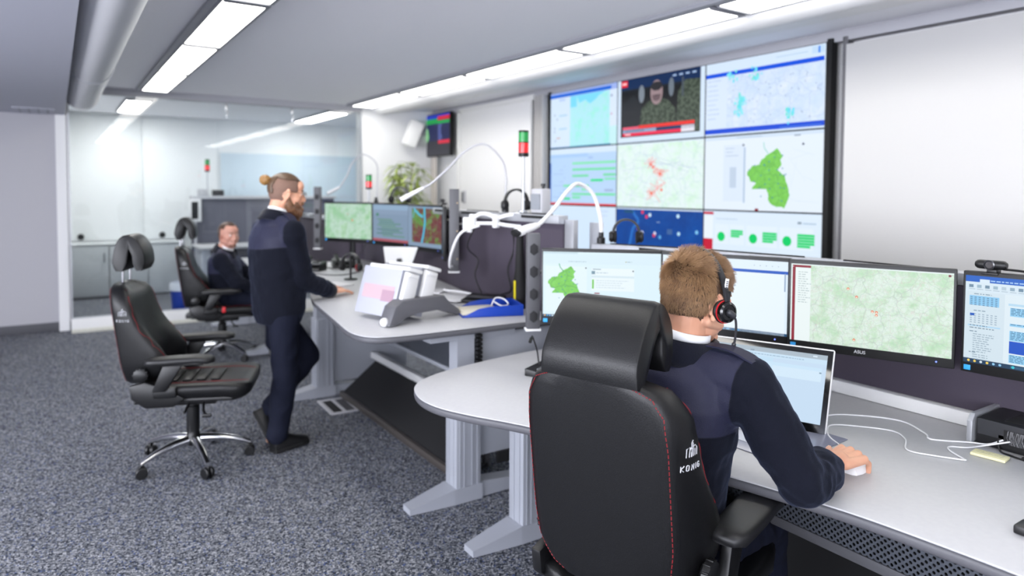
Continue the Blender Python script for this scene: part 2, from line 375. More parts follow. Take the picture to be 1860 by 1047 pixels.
class Scr:
    """the picture on a display: coloured shapes lying in thin layers on its face; u right, v up, both 0..1"""
    def __init__(s, w, h, base):
        s.w, s.h, s.v, s.f, s.c, s.mi, s.mats, s.L = w, h, [], [], [], [], [PIX], 0
        s.poly([(0, 0), (1, 0), (1, 1), (0, 1)], base, 0)
    def poly(s, pts, c, L=None):
        L = s.L if L is None else L; k = len(s.v)
        s.v += [((u - .5) * s.w, -.00018 * L, (v - .5) * s.h) for u, v in pts]; s.f.append(tuple(range(k, k + len(pts))))
        if isinstance(c, str): s.mi.append(0); s.c += [(*lin(c), 1)] * len(pts)
        else:
            if c not in s.mats: s.mats.append(c)
            s.mi.append(s.mats.index(c)); s.c += [(0, 0, 0, 1)] * len(pts)
        return s
    def rect(s, a, b, c, d, col, L=None): return s.poly([(a, b), (c, b), (c, d), (a, d)], col, L)
    def ell(s, u, v, r, col, L=None, n=18, ky=1): return s.poly([(u + r * math.cos(2 * PI * i / n), v + ky * r * s.w / s.h * math.sin(2 * PI * i / n)) for i in range(n)], col, L)
    def line(s, pts, wd, col, L=None):
        for (a, b), (c, d) in zip(pts, pts[1:]):
            dx, dy = (c - a) * s.w, (d - b) * s.h; q = math.hypot(dx, dy) or 1; nx, ny = -dy / q * wd / 2 / s.w, dx / q * wd / 2 / s.h
            s.poly([(a - nx, b - ny), (c - nx, d - ny), (c + nx, d + ny), (a + nx, b + ny)], col, L)
        return s
    def text(s, u, v, wd, n, dv, h, col, seed=1, L=None):
        """rows of small unreadable words"""
        R = random.Random(seed)
        for i in range(n):
            x = u; e = u + wd * R.uniform(.55, 1)
            while x < e:
                k = R.uniform(.008, .028); s.rect(x, v - i * dv - h, min(x + k, e), v - i * dv, col, L); x += k + .006
        return s
    def out(s, name, parent, loc=(0, 0, 0)):
        me = bpy.data.meshes.new(name); me.from_pydata(s.v, [], s.f)
        for m in s.mats: me.materials.append(m)
        me.polygons.foreach_set('material_index', s.mi)
        ca = me.color_attributes.new('px', 'FLOAT_COLOR', 'CORNER'); ca.data.foreach_set('color', [x for c in s.c for x in c]); me.update()
        return link(name, me, parent, loc=loc)

STATE = [(0.647, 0.804), (0.688, 0.71), (0.67, 0.657), (0.681, 0.596), (0.65, 0.52), (0.704, 0.464), (0.728, 0.342), (0.746, 0.206), (0.71, 0.043), (0.631, 0.066), (0.576, 0.125), (0.58, 0.218), (0.559, 0.287), (0.434, 0.281), (0.471, 0.371), (0.423, 0.386), (0.393, 0.502), (0.44, 0.591), (0.495, 0.602), (0.513, 0.665), (0.568, 0.733)]
def state(s, u0, v0, k, kv=None, L=2):
    kv = kv or k
    P = [(u0 + (u - .39) * k, v0 + v * kv) for u, v in STATE]; Q = []
    R = random.Random(3)
    for (a, b), (c, d) in zip(P, P[1:] + P[:1]):
        for t in (0, .25, .5, .75): Q.append((a + (c - a) * t + R.uniform(-.006, .006) * k, b + (d - b) * t + R.uniform(-.009, .009) * kv))
    s.poly(Q, MAP_GREEN, L)
    for i in range(26):
        a = R.choice(P); b = R.choice(P); t = R.uniform(.3, .6); s.ell(a[0] + (b[0] - a[0]) * t, a[1] + (b[1] - a[1]) * t, .006 * k, '3f8f9c', L + 1, 6)
VW, VH = 1.078, .604
def vw(i, j):
    return Scr(VW - .012, VH - .012, 'd5e7fb')
pics = {}
s = vw(0, 0); s.rect(.32, 0, 1, .9, MAP_CYAN, 1).rect(.32, .7, .42, .9, '7edcff', 2).poly([(.42, .9), (.46, .76), (.55, .8), (.62, .72), (.7, .78), (.75, .84), (.85, .9)], '7edcff', 2)
s.rect(0, .9, 1, 1, '9fb4ee', 1).rect(0, .91, .92, .965, '0a63d8', 2).rect(.9, .3, 1, .9, 'd9e8fb', 2).rect(.9, 0, 1, .3, 'c4eef4', 2)
for v in (.6, .52, .36, .3, .13): s.ell(.07 + .02 * (v * 50 % 3), v, .008, '6b7b98', 2)
for v in (.57, .33): s.rect(.14, v, .27, v + .02, '9ccbe6', 2)
s.rect(.1, .17, .16, .19, 'c9a391', 2).rect(.14, .84, .24, .88, 'b7cdf4', 2).rect(0, 0, .92, .014, '0a78b8', 3); s.ell(.925, .8, .012, '8896b8', 3); s.ell(.925, .5, .012, 'cdb0c6', 3); pics[0, 0] = s
s = vw(1, 0); s.rect(.04, .085, .955, 1, '15171c', 1).rect(.04, .84, .955, 1, '0d2a55', 2).poly([(.04, .84), (.955, .84), (.955, .8), (.04, .82)], '1b2330', 2)
s.poly([(.06, .1), (.06, .62), (.2, .74), (.3, .6), (.34, .3), (.3, .1)], '20242b', 3).poly([(.7, .1), (.72, .7), (.8, .86), (.955, .84), (.955, .1)], CAMO, 3)
s.poly([(.28, .25), (.3, .5), (.37, .6), (.44, .64), (.54, .64), (.62, .58), (.69, .46), (.7, .2)], CAMO, 4)
s.rect(.43, .58, .53, .68, '6d5a5e', 5); s.ell(.478, .735, .072, '9a858a', 6, ky=1.45); s.ell(.478, .83, .068, '2c2b31', 7, ky=.55); s.poly([(.425, .7), (.44, .62), (.478, .6), (.516, .62), (.53, .7)], '6b585e', 7)
for a, b, c, d in ((.45, .76, .468, .772), (.49, .76, .508, .772), (.46, .685, .5, .695)): s.rect(a, b, c, d, '3a3036', 8)
s.ell(.3, .74, .035, '7e8894', 4, ky=2.2); s.ell(.645, .78, .03, '6f7a86', 4, ky=2.6); s.rect(.76, .62, .78, .9, '4b5460', 4)
s.rect(.045, .885, .125, .985, 'e8162f', 4).rect(.06, .92, .08, .955, 'ffd7dc', 5).rect(.085, .92, .11, .955, 'ffd7dc', 5)
for i in range(4): s.rect(.66 + i * .07, .93, .70 + i * .07, .955, 'aac4e8', 4)
s.rect(.07, .205, .27, .245, 'f05a78', 9).rect(.27, .205, .9, .255, 'f0322f', 9).rect(.07, .15, .48, .2, '8ea6c8', 9).rect(.48, .15, .9, .2, '1c3a66', 9).rect(.07, .1, .76, .15, 'ee2a52', 9).rect(.76, .1, .9, .195, 'e8e6f2', 9).rect(.1, .112, .17, .138, 'f6c4ce', 10)
s.text(.1, .19, .36, 1, .1, .025, '5c7696', 4, 10); pics[1, 0] = s
s = vw(2, 0); s.rect(.0, .1, 1, .8, MAP_GREY, 1).rect(0, .8, .99, .855, '0b51e0', 2).rect(0, .025, 1, .09, '0b49d8', 2).rect(.66, .035, .98, .05, '3f74e4', 3).rect(.9, .9, .99, .985, 'c3ddfa', 2).rect(.945, .9, .96, .98, '4b8be8', 3)
s.rect(.62, .93, .87, .94, 'b3cfe8', 2).rect(.0, .1, .2, .8, 'd9e8fc', 2)
R = random.Random(5)
for cx, cy, n in ((.33, .42, 30), (.74, .2, 14), (.45, .77, 12), (.24, .77, 10), (.3, .3, 8)):
    for i in range(n):
        u, v = cx + R.gauss(0, .02), cy + R.gauss(0, .045); q = R.uniform(.004, .016); s.ell(u, v, q, R.choice(['6fe0f4', '8de8f4', '74e4dc']), 3, 6, 1.4)
for i in range(40): s.ell(R.uniform(.22, .97), R.uniform(.14, .76), .005, '93a8c8', 3, 6)
s.text(.02, .76, .13, 9, .065, .012, 'b3c7e6', 2, 3); pics[2, 0] = s
s = vw(0, 1); s.rect(0, .03, 1, .9, 'b9d6f8', 1).rect(0, .84, .6, .9, 'a9ccf6', 2)
s.rect(0, .03, .015, .75, '3a6bd0', 2)
for a, b, v, c in ((.36, 1, .71, '86e6b2'), (.36, 1, .60, '74e0a6'), (.36, .62, .49, '74dca6'), (.82, 1, .5, '74dca6'), (.64, .83, .41, '22dc86'), (.84, 1, .43, '86e2bc'), (.22, .36, .315, '7ee2ae'), (.4, .62, .315, '74dca6'), (.5, .62, .25, '8ce4bc'), (.36, 1, .17, '78e0aa'), (.36, .5, .11, '7ae2ac'), (.22, .34, .085, '24da88'), (.6, .68, .8, 'a4c2ee'), (.84, .97, .24, 'a2b8dc')):
    s.rect(a, v, b - .01, v + .04, c, 2)
for i in range(9): s.rect(.05 + .1 * (i % 3), .12 + .07 * i, .22, .135 + .07 * i, 'a6c2ea', 2)
s.rect(0, 0, 1, .03, 'e0242c', 3); pics[0, 1] = s
s = vw(1, 1); s.rect(0, 0, 1, .985, MAP_PALE, 1)
for cx, cy, n in ((.42, .68, 26), (.52, .52, 26), (.5, .3, 18), (.43, .23, 22)):
    q = (cx, cy)
    for i in range(n): e = (cx + R.gauss(0, .035), cy + R.gauss(0, .06)); s.line([q, e], .004, R.choice(['f0a9a2', 'ee8d84', 'f2b8c0']), 2); q = e
for u, v in ((.42, .66), (.45, .62), (.53, .51), (.43, .22), (.55, .27)): s.ell(u, v, .014, 'f4694c', 3, 8)
for i in range(9): s.line([(R.uniform(.05, .95), R.uniform(.05, .95))] * 1 + [(R.uniform(.1, .9), R.uniform(.1, .9))], .0025, 'b7c4e0', 2)
pics[1, 1] = s
s = vw(2, 1); s.rect(0, 0, 1, .985, 'e4effc', 1).rect(0, .955, 1, .985, 'd2e2f6', 2).rect(.3, .97, .52, .978, '9fb6c8', 3).rect(.18, .12, .37, .88, 'dce9fa', 2).rect(.365, .1, .38, .84, 'b2c6de', 3)
state(s, .393, .0, 1.0); s.line([(.535, .89), (.54, .82), (.575, .74)], .006, '7ad0b0', 2)
for u, v in ((.36, .87), (.85, .84)): s.ell(u, v, .009, '4a5468', 4, 8)
s.text(.2, .84, .12, 3, .05, .012, 'b0c2d8', 3, 3); s.rect(.24, .3, .3, .58, 'c2d2e6', 3); s.rect(.47, 0, .5, .03, '8a1d2c', 3); s.rect(.78, .945, .83, .96, '8c9cae', 4)
for i in range(8): s.line([(R.uniform(.7, .98), R.uniform(.1, .8)), (R.uniform(.7, .98), R.uniform(.1, .8))], .002, 'd3e2f0', 2)
pics[2, 1] = s
s = vw(0, 2); s.rect(0, 0, 1, .97, 'd2e6fd', 1); s.text(.8, .93, .15, 2, .07, .015, 'b7c9e4', 3, 2); pics[0, 2] = s
s = vw(1, 2); s.rect(0, 0, 1, .98, MAP_NIGHT, 1).line([(.2, .97), (.24, .88), (.28, .82), (.27, .75), (.22, .7), (.2, .6), (.17, .4), (.2, .1)], .03, '2a6fc4', 2)
for u, v, c in ((.33, .94, 'e23a5c'), (.42, .9, 'd3edff'), (.38, .87, 'e23a5c'), (.33, .62, 'd3d9f2'), (.32, .59, 'd63a54'), (.48, .62, 'd8dcf4'), (.47, .59, 'd63a54'), (.28, .68, 'c43a5c'), (.75, .64, 'b7e2f8'), (.94, .68, '7fc4f0'), (.54, .57, '5fa8e4'), (.74, .9, 'c8ecff')): s.ell(u, v, .017, c, 3, 8)
s.rect(.1, .92, .22, .96, '1c5070', 3).rect(.5, .79, .54, .8, '9cb8dc', 3).rect(.62, .62, .68, .7, '41649c', 3); pics[1, 2] = s
s = vw(2, 2); s.rect(0, 0, 1, .985, 'dcebfb', 1).rect(0, .95, .095, .985, 'c8203c', 2).rect(0, .0, .09, .1, 'c8203c', 2).rect(0, .45, .09, .61, 'c81f3c', 2).rect(0, .62, .09, .93, 'e8f2fd', 2)
for x in (.16, .30, .45, .58, .73, .86): s.rect(x - .05, .55, x + .08, .82, 'e2effd', 2)
for u, v, a, b in ((.17, .33, .27, .38), (.46, .33, .55, .38), (.74, .33, .84, .38)):
    s.ell(u, .65, .036, '0fcf6a', 3, 20)
for k, (a, b, v) in enumerate(((.26, .37, .65), (.54, .66, .61), (.82, .95, .58))):
    for i in range(3 + k): s.rect(a, v + .035 * i, b - (.03 if i == 0 else 0), v + .035 * i + .03, '12d472', 3)
s.text(.12, .9, .3, 1, .1, .012, 'b3c9dc', 4, 3); s.rect(.82, .87, .85, .9, '8d9fae', 3).rect(.86, .87, .96, .89, 'b6cde0', 3); pics[2, 2] = s
POS = (('left', 'centre', 'right'), ('top', 'middle', 'bottom'))
WHAT = {(0, 0): 'with a cyan coastal map', (1, 0): 'with a dark news picture', (2, 0): 'with a grey map between blue bars', (0, 1): 'with a timetable of green bars', (1, 1): 'with a pale town map with red roads', (2, 1): 'with a green district map on white', (0, 2): 'with an empty pale blue page', (1, 2): 'with a dark blue map', (2, 2): 'with green circles on white'}
for (i, j), s in pics.items():
    t = thing('wall_display', '%s %s panel of the screen wall, %s' % (POS[1][j], POS[0][i], WHAT[i, j]), 'screen', (4.53, 6.078 - (i + .5) * VW, 2.652 - (j + .5) * .604), -PI / 2, 'panels of the screen wall')
    MB().box((0, .05, 0), (VW - .001, .1, VH - .001), .002).out('housing', BLACK, t)
    s.out('screen', t, (0, -.0008, 0))
MB().box((4.56, 6.078 + .02, 1.75), (.07, .035, 1.84)).box((4.56, 2.844 - .022, 1.75), (.07, .035, 1.84)).out('screen_wall_frame', BLACKM, label='black upright edge strips on both sides of the big screen wall', cat='frame')

def monitor(label, p1, p2, ztop, pic, grp, h=.299, stand=True, chin=.028, base_z=None, brand=None):
    """desk monitor: p1 and p2 are the left and right end of its picture as its user sees them"""
    d = Vector((p2[0] - p1[0], p2[1] - p1[1])); w = d.length
    c = ((p1[0] + p2[0]) / 2, (p1[1] + p2[1]) / 2)
    z0 = base_z if base_z is not None else 0
    t = thing('monitor', label, 'monitor', (*c, z0), math.atan2(d.y, d.x), grp); zc = ztop - h / 2 - z0
    mb = MB(); mb.box((0, .014, zc - chin / 2 + .004), (w + .018, .026, h + .022 + chin), .004); mb.box((0, .038, zc - .02), (w * .62, .03, h * .62), .012)
    mb.out('housing', BLACK, t); pic(w, h).out('screen', t, (0, -.0005, zc))
    if stand:
        mb = MB().box((0, .062, (zc + .02) / 2), (.055, .025, zc + .02), .006).box((0, .055, zc - .02), (.09, .02, .09), .004); mb.out('stand', BLACK, t)
        MB().prism([(.11 * math.cos(a), .045 + .085 * math.sin(a)) for a in [2 * PI * k / 28 for k in range(28)]], .0005, .012, .004).out('foot', BLACK, t)
    else:
        MB().box((0, .075, zc - .02), (.1, .05, .1), .004).tube([(0, .09, zc - .02), (0, .125, zc - .02)], .018, 10).out('mount_arm', DGREY, t)
    MB().box((-w / 2 + .012, -.0006, zc - h / 2 - .018), (.02, .002, .017), .0005).out('sticker', mat('blue sticker', '2a9be0', .5), t)
    if brand:
        me = text_mesh(brand, .017); me.materials.append(mat('pale print', 'c9c9cc', .4)); o = link('lettering', me, t, loc=(-.02, -.0006, zc - h / 2 - .017)); o.rotation_euler = (PI / 2, 0, 0)
    MB().lathe([(.001, 0), (.003, 0), (.003, .002), (.001, .002)], 10, T(w / 2 - .045, -.0002, zc - h / 2 - .016) @ euler(PI / 2)).out('power_light', emit('blue lamp', '7a8cff', 2), t)
    return t
def pic_state(w, h):
    s = Scr(w, h, 'd9edf6'); s.rect(0, .82, 1, .97, 'd6eaf4', 1).rect(0, .97, .3, 1, 'c5dbe4', 1).rect(0, 0, 1, .035, '1d4a6c', 1)
    for i in range(14): s.rect(.012 + i * .022, .008, .025 + i * .022, .026, random.choice(['e0eef4', '62b0e4', 'e8b878', '8fb4e0']), 2)
    s.rect(.02, .08, .38, .78, 'e0f0f7', 1); state(s, .04, .14, .80, .80, 2); s.line([(.14, .82), (.15, .76), (.18, .7)], .004, '5fae7c', 2)
    s.rect(.42, .42, .78, .76, 'e6f2f8', 1).rect(.42, .62, .78, .65, 'd2e4ec', 2).rect(.42, .67, .45, .72, '7a98a8', 2).rect(.425, .45, .44, .59, '74c84c', 2).rect(.43, .74, .5, .752, '8aa2ae', 2)
    s.text(.46, .7, .12, 1, .1, .012, 'b3c6d0', 5, 2); s.text(.46, .58, .3, 4, .035, .008, 'bccdd6', 6, 2); s.rect(.445, .37, .49, .39, '93505f', 2); s.text(.22, .86, .22, 1, .1, .01, '9db8c4', 7, 2); s.ell(.71, .865, .005, 'a39a58', 3, 8); s.text(.72, .87, .06, 1, .1, .01, '94b0bc', 8, 2)
    for u, v in ((.365, .75), (.765, .72)): s.rect(u, v, u + .012, v + .02, '4f5a62', 3)
    return s
def pic_page(w, h):
    s = Scr(w, h, 'dbeaf6'); s.rect(0, .83, 1, .87, '0f55bd', 1).rect(0, .0, 1, .035, '174a72', 1).rect(.02, .0, .98, .83, 'e3eff8', 1)
    s.text(.04, .855, .2, 1, .1, .012, 'bcd2f2', 1, 2); s.text(.42, .64, .2, 1, .1, .014, '9fb2c4', 2, 2); s.text(.42, .46, .22, 7, .045, .008, 'bccbd8', 3, 2); s.text(.42, .76, .2, 1, .1, .01, 'b9cbd8', 4, 2)
    for i in range(5): s.ell(.75 + i * .045, .93, .004, '9fb2bd', 2, 8)
    for i in range(16): s.rect(.02 + i * .04, .008, .045 + i * .04, .026, random.choice(['4f9fd8', '2a628c', '8fc0e4']), 2)
    s.rect(.975, .6, .985, .84, '8fa6c4', 2); return s
def pic_topo(w, h):
    s = Scr(w, h, 'e2efee'); s.rect(.135, 0, 1, .985, MAP_TOPO, 1).rect(.01, .0, .03, .985, '8c1c30', 2).rect(.01, .955, .135, .985, '8c1c30', 2).rect(.03, 0, .135, .955, 'e6f0f0', 1)
    s.text(.05, .9, .09, 14, .03, .008, '9db0b4', 9, 2)
    for u, v in ((.38, .725), (.435, .63), (.535, .465), (.56, .46), (.56, .425), (.425, .09)):
        s.ell(u, v, .009, 'e4672c', 3, 12); s.ell(u, v - .004, .005, 'f4e9dd', 4, 10)
    s.rect(.97, .955, .985, .98, '7a2a3a', 3); s.ell(.015, .965, .004, 'e0c0c8', 3, 6); return s
def pic_calendar(w, h):
    s = Scr(w, h, 'cfdfe9'); s.rect(0, .93, 1, 1, '0d5cc0', 1).rect(.08, .925, .135, .965, 'd6e6f2', 2).rect(0, .82, 1, .925, 'd3e3ee', 1).rect(0, 0, 1, .05, '173a58', 1)
    s.text(.14, .96, .5, 1, .1, .014, 'a3c6f0', 1, 2)
    R = random.Random(11)
    for i in range(22):
        if R.random() < .8: s.rect(.02 + i * .045, .865, .045 + i * .045, .9, R.choice(['8fa9bb', '9ab4c6', 'b3c7d4', '6f8ca2']), 2)
        s.rect(.02 + i * .045, .845, .055 + i * .045, .852, 'a3b7c6', 2)
    s.rect(.5, .82, .545, .915, '8e9ca6', 3).rect(.51, .86, .535, .9, 'e0e9ef', 4)
    s.rect(.025, .665, .19, .775, '8cc6ec', 2)
    for i in range(7):
        for j in range(5):
            s.rect(.03 + i * .023, .75 - j * .021, .042 + i * .023, .76 - j * .021, '5f87a6', 3); s.rect(.03 + i * .023, .56 - j * .024, .042 + i * .023, .57 - j * .024, '93a9ba', 3)
    s.rect(.03, .545, .055, .572, '1455b8', 4); s.text(.05, .8, .1, 1, .1, .01, '7f97a8', 2, 2); s.text(.05, .61, .1, 1, .1, .01, '7f97a8', 3, 2)
    s.rect(.02, .425, .2, .44, 'a9d2ee', 2); s.text(.03, .44, .15, 2, .028, .01, '6f889a', 4, 3); s.text(.03, .37, .05, 1, .1, .01, '6f889a', 5, 2); s.text(.05, .34, .13, 9, .025, .009, '93a8b7', 6, 2); s.text(.03, .13, .06, 1, .1, .01, '6f889a', 7, 2); s.text(.05, .105, .13, 3, .025, .009, '93a8b7', 8, 2)
    s.rect(.22, .05, 1, .82, 'd9e7ef', 1).rect(.24, .70, 1, .725, 'b4d6ec', 2)
    X = [.25, .4, .55, .7, .85]
    for r, (v, hs) in enumerate(((.585, (.095, .1, .09, .1, .08)), (.475, (.03, .045, .1, .03, .04)), (.315, (.11, .12, .1, .1, .1)), (.2, (.12, .1, .1, .08, .1)), (.07, (.09, .12, .1, .11, .1)))):
        for k, x in enumerate(X):
            hi = hs[k]
            if r == 3 and k == 0: s.rect(x, v - .025, x + .14, v + .11, '0b4fc2', 3); continue
            c = '93cbee' if not (r == 0 and k == 1) else 'c0dbea'
            s.rect(x, v, x + .14, v + hi, c, 2); s.text(x + .005, v + hi - .006, .13, max(1, int(hi / .017)), .0165, .007, '34698f', 20 + r * 5 + k, 3)
    for i in range(6): s.ell(.03 + i * .035, .025, .008, random.choice(['f0d060', '8fc4e8', 'd8e4ea']), 3, 8)
    for i in range(5): s.rect(.26 + i * .15, .012, .38 + i * .15, .038, '2c5878', 3); s.ell(.275 + i * .15, .025, .009, '38c0d0', 4, 8)
    return s
def pic_topo2(w, h): return Scr(w, h, 'b4dcc0').rect(0, 0, 1, 1, MAP_TOPO2, 1).ell(.5, .7, .012, 'c49a84', 2, 8).ell(.6, .53, .018, 'd8906c', 2, 8)
def pic_list(w, h):
    s = Scr(w, h, '7f94ac'); s.rect(0, .86, 1, 1, '8ea8c2', 1).rect(0, 0, 1, .07, 'a85a66', 1).rect(0, .74, 1, .86, '8599b2', 1)
    R = random.Random(4); s.rect(.1, .69, .17, .76, '3c7f5c', 2)
    for i in range(9):
        x = R.uniform(.08, .3); s.rect(x, .58 - i * .055, x + R.uniform(.4, .65), .615 - i * .055, R.choice(['5f8a7e', '67907f', '577f7a']), 2)
    return s
def pic_sat(w, h):
    s = Scr(w, h, '8298b0'); s.rect(.12, .1, 1, .95, MAP_SAT, 1)
    s.line([(.18, .95), (.24, .88), (.34, .8), (.46, .74)], .02, '52b8d2', 2); s.line([(.5, .98), (.52, .6), (.47, .3), (.42, .1)], .024, '48b6d8', 2); s.line([(.2, .92), (.15, .7)], .01, '62b4c8', 2); return s
def pic_blue(w, h): return Scr(w, h, 'a9d0ea').rect(.05, .1, .95, .85, 'b9dcf0', 1)
def pic_dim(w, h): return Scr(w, h, '4c5b68')
G1 = 'monitors of the near right desk'; G2 = 'monitors of the middle desk'
monitor('leftmost monitor of the near right desk, with a green district map', (1.859, 2.542), (2.235, 2.171), 1.32, pic_state, G1, stand=False, base_z=.78)
monitor('monitor with a white text page behind the head of the seated man with headset', (2.226, 2.150), (2.420, 1.662), 1.32, pic_page, G1, stand=False, base_z=.78)
monitor('monitor with a wide green map and a narrow red side bar', (2.394, 1.63), (2.585, 1.129), 1.32, pic_topo, G1, stand=False, base_z=.78, brand='ASUS')
monitor('rightmost monitor, with a blue calendar and a webcam on top', (2.600, 1.098), (2.64, .575), 1.318, pic_calendar, G1, stand=False, base_z=.78)
monitor('left monitor of the middle desk, with a pale green map', (2.074, 6.256), (2.331, 5.769), 1.468, pic_topo2, G2, .315, base_z=.91)
monitor('middle desk monitor with a grey blue list and red bottom bar', (2.324, 5.715), (2.421, 5.2), 1.468, pic_list, G2, .315, False, base_z=.91)
monitor('middle desk monitor with a red and green aerial map and blue river', (2.358, 5.06), (2.406, 4.582), 1.468, pic_sat, G2, .315, False, base_z=.91)
monitor('middle desk monitor seen almost edge on behind the grey speaker column', (2.385, 4.53), (2.13, 4.04), 1.475, pic_dim, G2, .315, False, base_z=.91)
# television on the wall
t = thing('wall_television', 'black wall television with a blue, green and red status table', 'television', (4.46, 8.68, 2.365), -PI / 2)
MB().box((0, .03, 0), (.86, .05, .60), .006).out('housing', BLACK, t); MB().box((0, .07, 0), (.2, .04, .2)).out('wall_mount', DGREY, t)
s = Scr(.83, .565, '3c3c44'); s.rect(0, .36, 1, .9, '2e3258', 1).rect(0, .9, 1, 1, '1c36b0', 1).rect(0, .78, .58, .9, '1e9a4a', 2).rect(.58, .86, 1, .95, 'd0263c', 2).rect(.58, .77, 1, .84, '2aa452', 2).rect(.6, .28, 1, .36, 'd8344a', 2)
s.poly([(.08, .42), (.06, .56), (.14, .7), (.22, .66), (.26, .44), (.2, .34), (.12, .36)], '86c98a', 2); s.text(.6, .74, .16, 9, .042, .026, '7280c8', 5, 2); s.out('screen', t, (0, -.0005, 0))
# ------------------------------------------------------------------ desks
def perf():
    m = bpy.data.materials.new('perforated steel'); m.use_nodes = True; nt = m.node_tree; L = nt.links.new; b = nt.nodes['Principled BSDF']
    b.inputs['Base Color'].default_value = (*lin('4a4e56'), 1); b.inputs['Roughness'].default_value = .45; b.inputs['Metallic'].default_value = .3
    tc = nt.nodes.new('ShaderNodeTexCoord'); mp = nt.nodes.new('ShaderNodeMapping'); mp.inputs['Rotation'].default_value = (PI / 4, 0, 0); L(tc.outputs['Object'], mp.inputs[0])
    sx = nt.nodes.new('ShaderNodeSeparateXYZ'); L(mp.outputs[0], sx.inputs[0]); sq = []
    for k in (1, 2):
        a = nt.nodes.new('ShaderNodeMath'); a.operation = 'PINGPONG'; a.inputs[1].default_value = .0068; L(sx.outputs[k], a.inputs[0])
        p = nt.nodes.new('ShaderNodeMath'); p.operation = 'POWER'; p.inputs[1].default_value = 2; L(a.outputs[0], p.inputs[0]); sq.append(p)
    s = nt.nodes.new('ShaderNodeMath'); s.operation = 'ADD'; L(sq[0].outputs[0], s.inputs[0]); L(sq[1].outputs[0], s.inputs[1])
    g = nt.nodes.new('ShaderNodeMath'); g.operation = 'LESS_THAN'; g.inputs[1].default_value = .0045 ** 2; L(s.outputs[0], g.inputs[0])
    t = nt.nodes.new('ShaderNodeBsdfTransparent'); mx = nt.nodes.new('ShaderNodeMixShader'); L(g.outputs[0], mx.inputs[0]); L(b.outputs[0], mx.inputs[1]); L(t.outputs[0], mx.inputs[2])
    L(mx.outputs[0], nt.nodes['Material Output'].inputs[0]); return m
PERF = perf()
def round_outline(pts, n=5):
    """smooth the listed points into a curved outline, keeping it closed by straight runs"""
    return [(p.x, p.y) for p in smooth_path([(a, b, 0) for a, b in pts], n)]
def leg(desk, x, y, h, ys=1, chain=True):
    mb = MB(); L = 1.0  # foot bar along +x, raised towards the column
    mb.M = T(x, y, 0)
    def slab(x0, x1, h0, h1, w0, w1):
        mb.add([(x0, -w0, .004), (x0, w0, .004), (x0, w0, h0), (x0, -w0, h0), (x1, -w1, .004), (x1, w1, .004), (x1, w1, h1), (x1, -w1, h1)], [(0, 1, 2, 3), (7, 6, 5, 4), (0, 4, 5, 1), (1, 5, 6, 2), (2, 6, 7, 3), (3, 7, 4, 0)])
    slab(-.24, .0, .032, .085, .04, .062); slab(0, .16, .085, .085, .062, .062); slab(.16, .80, .085, .03, .045, .04)
    mb.box((.08, 0, .34), (.145, .115, .54), .004)
    for k in (-.05, -.025, .02, .052): mb.box((.08 + k, -ys * .058, .34), (.008, .006, .52)).box((.08 + k, ys * .058, .34), (.008, .006, .52))
    for k in (-.03, .015): mb.box((.08 - .0735, k, .34), (.006, .008, .52))
    mb.box((.07, 0, (h - .05 + .55) / 2), (.10, .085, h - .05 - .55)).box((.12, 0, h - .055), (.5, .08, .03))
    return mb.out('leg', GREYM, desk)
def desk(label, loc, h, outline, bars, panel, panel_z, parts):
    t = thing('workstation_desk', label, 'desk', loc, 0, 'control room desks')
    top = MB(); top.prism(outline, h - .006, h, .003); top.out('tabletop', LAM, t)
    MB().prism(outline, h - .036, h - .0055, .011, 3).out('edge_band', EDGE, t)
    for a in bars: leg(t, *a)
    # rear screen panel following its plan line
    for nm, m, z0, z1, th, off in (('rear_panel', AUB, panel_z[0], panel_z[1] - .045, .03, 0), ('top_rail', ALU, panel_z[1] - .045, panel_z[1], .07, .015), ('cable_duct', PLW, h + .001, h + .05, .05, -.03)):
        mb = MB()
        P = [Vector((a, b, 0)) for a, b in panel]; N = []
        for i, p in enumerate(P):
            d = (P[min(i + 1, len(P) - 1)] - P[max(i - 1, 0)]).normalized(); N.append(Vector((d.y, -d.x, 0)))
        A = [p + n * (th / 2 + off) for p, n in zip(P, N)]; B = [p + n * (-th / 2 + off) for p, n in zip(P, N)]
        mb.prism([(q.x, q.y) for q in A + B[::-1]], z0, z1, .003); mb.out(nm, m, t)
        if nm == 'top_rail':
            sl = MB()
            for p, q, n in zip(A, A[1:], N):
                pass
            for p, q in zip(P, P[1:]):
                d = q - p; L = d.length; n = Vector((d.y, -d.x, 0)).normalized(); k = max(1, int(L / .5))
                for i in range(k):
                    a = p + d * ((i + .12) / k); b = p + d * ((i + .82) / k)
                    for dz in (.0,): sl.tube([a + n * off + Vector((0, 0, z1 + .0005)), b + n * off + Vector((0, 0, z1 + .0005))], .006, 6); sl.box(tuple((a + b) / 2 + n * (off - .0352 * (1 if n.x < 0 else -1) * -1) + Vector((0, 0, z1 - .014))), (.004, abs(b.y - a.y), .016))
            sl.out('slot', BLACKM, t)
    for nm, c, d, m in parts: MB().box(c, d, .003).out(nm, m, t)
    return t
OUT_R = [(2.37, 2.86)] + round_outline([(1.98, 2.845), (1.66, 2.79), (1.40, 2.715), (1.25, 2.61), (1.185, 2.46), (1.185, 2.31), (1.24, 2.16), (1.34, 1.97), (1.48, 1.65), (1.59, 1.33), (1.67, 1.02), (1.70, .8), (1.715, .5), (1.72, 0)]) + [(1.72, -.9), (2.66, -.9), (2.66, 1.7), (2.55, 2.3)]
OUT_M = [(2.52, 6.4), (1.79, 6.4)] + round_outline([(1.78, 6.1), (1.75, 5.8), (1.68, 5.47), (1.48, 4.8), (1.335, 4.3), (1.285, 4.01), (1.215, 3.5), (1.18, 3.26), (1.178, 3.13), (1.215, 3.03), (1.31, 2.985), (1.55, 2.966), (2.0, 2.96)]) + [(2.52, 2.955)]
